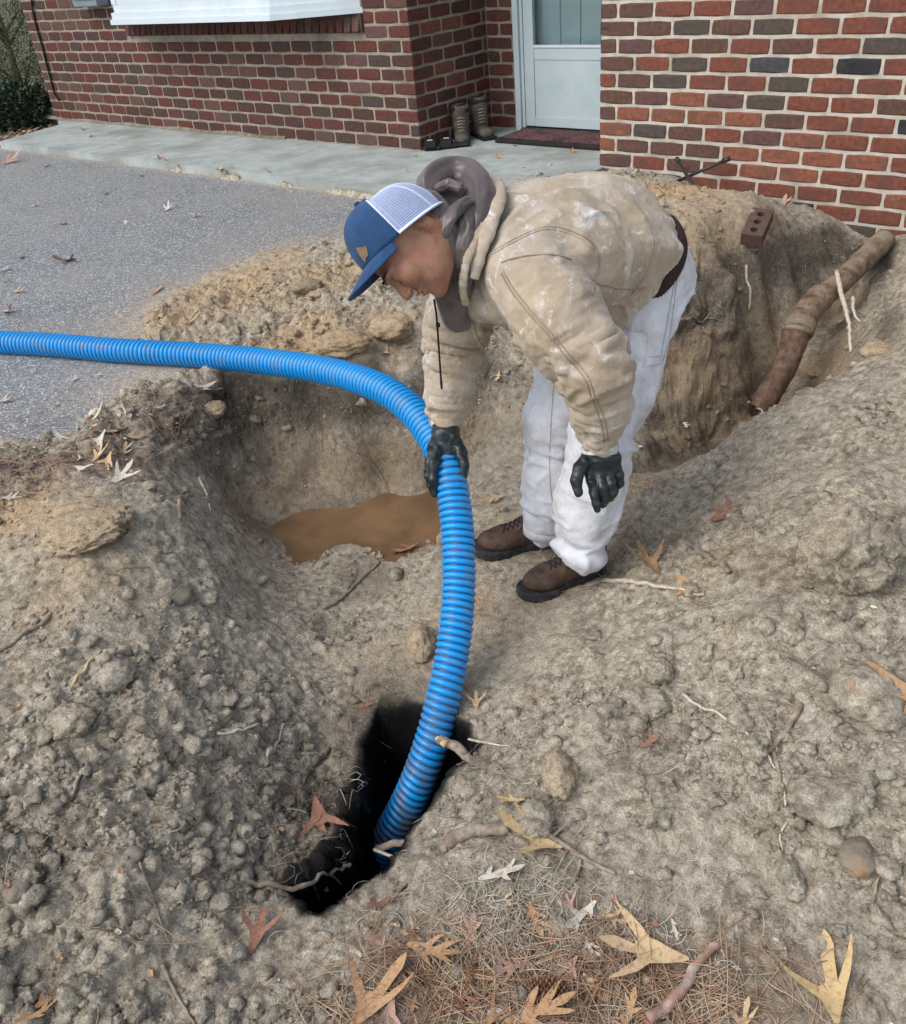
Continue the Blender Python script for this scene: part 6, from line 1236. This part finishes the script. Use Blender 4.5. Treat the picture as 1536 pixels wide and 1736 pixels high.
# ---- rusty drain pipe in the trench
m_rustp = mat('rusty_iron', [(.06, .04, .027), (.13, .085, .056), (.22, .155, .105), (.32, .25, .18)], 22, .95, .004, 70, mottled=((.25, .2, .14), 9, .42, .6), detail=10)
m_rustd = mat('dark_wet_rust', [(.05, .03, .022), (.12, .07, .047), (.2, .13, .09)], 30, .75, .002, 80)
pipe = empty('drain_pipe'); tag(pipe, 'old rusty cast iron drain pipe in the trench with a broken open end', 'pipe')
pp = catmull([PD(1500, 405, 4.14), PD(1465, 440, 4.08), PD(1425, 478, 3.98), PD(1392, 505, 3.9)], 40); rad = np.array([.052+.002*vnoise(np.array([[k*.4, 0, 0]]))[0] for k in range(40)])
V, F = tube(pp, rad, 32); V = V+(.007*fbm(V*16, 4, 3)+.003*np.abs(vnoise(V*60)))[:, None]*np.array([.6, .6, 1]); obj_np('pipe_length', V, F, m_rustp, pipe)
pb = catmull([PD(1396, 500, 3.9), PD(1380, 515, 3.87), PD(1366, 535, 3.83), PD(1352, 562, 3.79)], 36); rad = np.interp(np.arange(36), [0, 4, 8, 26, 30, 35], [.056, .062, .060, .059, .066, .064]); V, F = tube(pb, rad, 32); V = V+(.008*fbm(V*18, 4, 4)+.003*np.abs(vnoise(V*60)))[:, None]; obj_np('pipe_bend', V, F, m_rustp, pipe)
pc_ = catmull([PD(1351, 562, 3.79), PD(1342, 592, 3.77), PD(1328, 628, 3.76), PD(1308, 662, 3.77), PD(1288, 695, 3.79)], 40); rad = np.interp(np.arange(40), [0, 3, 5, 30, 39], [.060, .059, .052, .05, .049]); V, F = tube(pc_, rad, 36, False)
sgq = 36; F = [f for f in F if not (22 <= (f[0]//sgq) <= 25 and (f[0] % sgq) in (3, 4, 5))]; V = V+.007*fbm(V*20, 4, 5)[:, None]; op = obj_np('broken_end', V, F, m_rustd, pipe); md = op.modifiers.new('wall', 'SOLIDIFY'); md.thickness = .006
Vr_, Fr_ = tube([PD(1353, 559, 3.79), PD(1351, 566, 3.79)], [.067, .067], 32); obj_np('hub_ring', Vr_+.002*fbm(Vr_*30, 2, 6)[:, None], Fr_, m_rustp, pipe)
stp = rock(1290, 668, 60, 40, m_rustd, 'rust_lump', 'dark rusty lump lying in the trench below the pipe end', 'debris', 111., 4, .8)
# ---- loose brick with three holes
bk_ = hit(1282, 398); bo = empty('loose_brick', bk_+np.array([0, 0, .034])); tag(bo, 'loose dark brown brick with three round holes lying on the dirt bank', 'brick')
def holed_brick():
    Lb, Wb, Hb = .19, .092, .057; ol = [(-Lb/2, -Wb/2), (Lb/2, -Wb/2), (Lb/2, Wb/2), (-Lb/2, Wb/2)]; holes = []
    for hx in (-.055, 0, .055): holes.append([(hx+.0165*math.cos(-a*math.pi/8), .0165*math.sin(-a*math.pi/8)) for a in range(16)])
    loops = [[Vector((x, y, 0)) for x, y in ol]]+[[Vector((x, y, 0)) for x, y in h] for h in holes]; tr = tessellate_polygon(loops); flat = [v for l in loops for v in l]; n = len(flat)
    V = [(v.x, v.y, Hb/2) for v in flat]+[(v.x, v.y, -Hb/2) for v in flat]; F = [tuple(t) for t in tr]+[tuple(i+n for i in t[::-1]) for t in tr]; k = 0
    for l in loops:
        m_ = len(l); F += [(k+i, k+(i+1) % m_, n+k+(i+1) % m_, n+k+i) for i in range(m_)]; k += m_
    bm = bmesh.new(); vs = [bm.verts.new(v) for v in V]; [bm.faces.new([vs[i] for i in f]) for f in F]; bmesh.ops.recalc_face_normals(bm, faces=bm.faces[:]); me = bpy.data.meshes.new('brick_body'); bm.to_mesh(me); bm.free(); return me
hb_ = holed_brick(); hb_.materials.append(mat('dark_brick_clay', [(.075, .045, .035), (.12, .075, .06)], 40, .9, .001, 200)); q = put('brick_body', hb_, bo)
bd_ = P(1297, 369, 0.)-P(1268, 402, 0.); bo.rotation_euler = (R(4), R(-20), math.atan2(bd_[1], bd_[0]))
# ---- two crossed black bars stuck into the dirt by the wall
m_bar = mat('black_steel', [(.01, .011, .012), (.03, .03, .032)], 30, .45, .0004, 150, spec=.5)
def bar(pts, r, label):
    o = MB().tube([np.array(p) for p in pts], r, 12).build('steel_bar', m_bar, None, True); tag(o, label, 'tool'); e = np.array(pts[0]); d = np.array(pts[1])-e; d /= np.linalg.norm(d); MB().tube([e-d*.004, e+d*.035], r*1.45, 12).build('grip', m_bar, o, True); return o
zb = .02; A1 = PY(1148, 270, -.07); B1 = hit(1182, 318)+np.array([0, 0, -.02]); A2 = PY(1236, 269, -.06); B2 = hit(1150, 306)+np.array([0, 0, .0])
bar([A1, B1], .0085, 'shorter black steel bar leaning left, stuck in the dirt by the brick wall'); bar([A2, B2+np.array([0, -.03, 0])], .0085, 'longer black steel bar leaning right, crossing the other bar by the wall')
# ---- rubber boots and slippers on the porch
m_rb = mat('boot_rubber_brown', [(.07, .055, .045), (.12, .1, .085)], 20, .7, .001, 90, mottled=((.13, .11, .08), 25, .5, .65)); m_blk = mat('black_lining', [(.01, .01, .011), (.02, .02, .02)], 30, .7)
m_tan2 = mat('tan_trim', [(.3, .25, .17), (.42, .36, .26)], 60, .8)
def porch_boot(x, y, ang, hgt, label, sc_=1., lean=0.):
    g0 = np.array([x, y, .0]); d = np.array([math.cos(R(ang)), math.sin(R(ang)), 0]); s = np.array([-d[1], d[0], 0]); M3 = np.stack([d, s, Zv], 1); W = lambda a, b, c: g0+M3 @ (np.array([a-lean*c*.0, b+lean*c, c])*sc_)
    F_ = Field(g0-np.array([.26, .26, .02]), g0+np.array([.26, .26, hgt+.05]), .005, .02)
    F_.seg(W(-.02, 0, .04), W(.15, 0, .04), .045*sc_, .05*sc_, s, .03, False, .036, .032); F_.chain([W(0, 0, .05), W(0, 0, .12), W(-.005, 0, hgt-.03)], [.05, .052, .062], s, [.055, .055, .07]); F_.ell(W(-.005, 0, hgt+.012), (.055, .05, .045), M3, .008, True)
    V, F = F_.mesh(); V = relax(V, F, 1); N = vnormals(V, F); V = V+N*(.003*vnoise(V*22)+.001*vnoise(V*60))[:, None]; V[:, 2] = np.maximum(V[:, 2], .002); o = obj_np('rubber_boot', V, F, m_rb); tag(o, label, 'boot')
    cl = MB(); cl.tube([W(-.005, 0, hgt-.045), W(-.005, 0, hgt-.02), W(-.005, 0, hgt+.004), W(-.005, 0, hgt-.02)], [.064, .070, .066, .05], 24, False, 1.0); cl.build('collar', m_blk, o, True)
    st = MB()
    for k in range(5): zz = hgt-.075-k*.02; a = R(-30); st.tube([W(.066, -.028, zz), W(.074, 0, zz+.006), W(.066, .028, zz)], .003, 6)
    st.build('lacing', m_tan2, o, True)
    so_ = MB(); so_.box((-.065, -.052, 0), (.2, .052, .022), M3*sc_, g0, .008); so_.build('sole', m_blk, o); return o
porch_boot(-1.245, .50, -32, .25, 'brown rubber boot leaning by the recess wall, nearer the door', 1., .0)
porch_boot(-1.265, .33, -50, .235, 'narrower looking brown rubber boot tucked beside the wall, farther from the door', .95)
def slipper(x, y, ang, label):
    g0 = np.array([x, y, .0]); c, s = math.cos(R(ang)), math.sin(R(ang)); M3 = np.array([[c, -s, 0], [s, c, 0], [0, 0, 1]]); o = empty('slipper', g0); tag(o, label, 'slipper'); L = .27
    F_ = Field((-.05, -.08, -.01), (.32, .08, .12), .004, .012); F_.seg((.04, 0, .016), (.13, 0, .014), .034, .036, (0, 1, 0), .02, False, .014, .013); F_.seg((.13, 0, .014), (.22, 0, .016), .036, .043, (0, 1, 0), .02, False, .013, .014)
    V, F = F_.mesh(); V = relax(V, F, 1); V = V @ M3.T; b = obj_np('footbed', V, F, m_blk, o)
    st = MB(); a = np.linspace(0, math.pi, 16)
    for x0 in np.linspace(.15, .21, 7): st.tube([(x0+.004*math.sin(t), .044*math.cos(t), .018+.038*math.sin(t)) for t in a], .006, 6, True)
    V2 = np.concatenate(st.V) @ M3.T; obj_np('strap', V2, st.F, m_blk, o); lg = MB().box((.165, -.012, .0585), (.2, .01, .0615), M3, (0, 0, 0), .001); lg.build('white_mark', m_white, o); return o
slipper(-1.085, .235, 215, 'black slipper with a white mark, outer one of the pair beside the boots'); slipper(-1.165, .165, 222, 'black slipper with a white mark, the one close against the brick wall')
# ---- garden at the far left: conifer shrub and leaf litter
m_fol = mat('conifer_green', [(.03, .055, .012), (.07, .12, .025), (.14, .19, .05)], 5, .7, mottled=((.16, .17, .05), 9, .55, .75))
m_fol2 = mat('ivy_green', [(.01, .022, .01), (.03, .05, .02), (.2, .24, .2)], 40, .4)
def shrub(c, rx, ry, hgt, n, label, seed, m, name='shrub', long=True):
    rs = np.random.default_rng(seed); c = np.array(c, float); o = empty(name, c); tag(o, label, 'shrub'); tr = MB(); lf = []; FF = []; k = 0
    tr.tube([(0, 0, -.05), (0, 0, hgt*.45), (.02, .01, hgt*.8)], [.04, .025, .01], 8)
    for _ in range(26):
        a = rs.uniform(0, 6.28); z0 = rs.uniform(.08, .7)*hgt; e = rs.uniform(.5, .95); tr.tube([(0, 0, z0), (rx*.5*e*math.cos(a), ry*.5*e*math.sin(a), z0+.1*hgt), (rx*e*math.cos(a)*.9, ry*e*math.sin(a)*.9, z0+.25*hgt)], [.014, .008, .004], 5)
    tr.build('branches', m_root, o, True)
    d = rs.normal(size=(n, 3)); d /= np.linalg.norm(d, axis=1)[:, None]; r = rs.uniform(.35, 1, n)**.5; lump = 1+.22*vnoise(d*3+seed); p = d*r[:, None]*lump[:, None]*np.array([rx, ry, hgt*.52])+np.array([0, 0, hgt*.5]); p[:, 2] = np.maximum(p[:, 2], .02)
    L = rs.uniform(.03, .07, n); dirv = d*.6+rs.normal(0, .35, (n, 3))+np.array([0, 0, .7 if long else .1]); dirv /= np.linalg.norm(dirv, axis=1)[:, None]; sd_ = np.cross(dirv, rs.normal(size=(n, 3))); sd_ /= np.linalg.norm(sd_, axis=1)[:, None]; wv = (.0035 if long else .014)
    V = np.stack([p, p+dirv*L[:, None]*.5+sd_*wv, p+dirv*L[:, None], p+dirv*L[:, None]*.5-sd_*wv], 1).reshape(-1, 3); F = np.arange(4*n).reshape(n, 4); lv_ = obj_np('foliage', V, F, m, o, False); return o
shrub((-6.95, .25, -.12), .62, .6, 2.5, 26000, 'tall dark green conifer shrub at the far left corner of the house', 5, m_fol)
shrub((-7.4, -.55, -.12), .55, .5, 2.0, 16000, 'bright green shrub cut by the left edge', 8, m_fol)
shrub((-6.45, -.1, -.1), .34, .3, .42, 4200, 'low ivy-like plant with pale glossy leaves at the wall corner', 6, m_fol2, 'ground_shrub', False)
o_ = MB(); rs = np.random.default_rng(3)
for _ in range(900):
    x, y = rs.uniform(-7.6, -5.5), rs.uniform(-1.15, .2)
    if y > -.75-.0 and x > -5.75 and y < .1 and x > -5.62+(y+.12)*-.3: continue
    z = -.085+.03*rs.random(); a = rs.uniform(0, 6.28); r = rs.uniform(.02, .045); t = rs.uniform(-.6, .6); c, s = math.cos(a), math.sin(a)
    V = [(x, y, z), (x+r*c, y+r*s, z+r*.3), (x+r*(c-s)*.8, y+r*(s+c)*.8, z+.4*r+t*r*.3), (x-r*s, y+r*c, z+t*r*.4)]; V = V+[(v[0], v[1], v[2]+.001) for v in V]
    o_.add(V, [(0, 1, 2, 3), (7, 6, 5, 4), (0, 4, 5, 1), (1, 5, 6, 2), (2, 6, 7, 3), (3, 7, 4, 0)])
tag(o_.build('leaf_litter', mat('litter', [(.16, .1, .06), (.3, .2, .12), (.5, .4, .28)], 9, .85)), kind='stuff')
# bare bed the litter lies on
gx_, gy_ = np.meshgrid(np.linspace(-9.5, -5.0, 90), np.linspace(-1.6, 1.2, 56)); qz = np.stack([gx_, gy_, 0*gx_], -1); zz_ = -.095+.025*fbm(qz*5, 4, 4); zz_ = np.where((gy_ < -.9) | ((gx_ > -5.55)&(gy_ < 0)), -.16, zz_); i = np.arange(gx_.size).reshape(gx_.shape); F = np.stack([i[:-1, :-1], i[:-1, 1:], i[1:, 1:], i[1:, :-1]], -1).reshape(-1, 4)
tag(obj_np('planting_bed', np.stack([gx_, gy_, zz_], -1).reshape(-1, 3), F, mat('bed_soil', [(.07, .055, .035), (.14, .11, .075), (.24, .19, .13)], 20, .95, .006, 60)), kind='structure')
# tree line far off, so the horizon is not bare from other positions
print('objects', len(bpy.data.objects), 'tris', sum(len(o.data.polygons) for o in bpy.data.objects if o.type == 'MESH'))
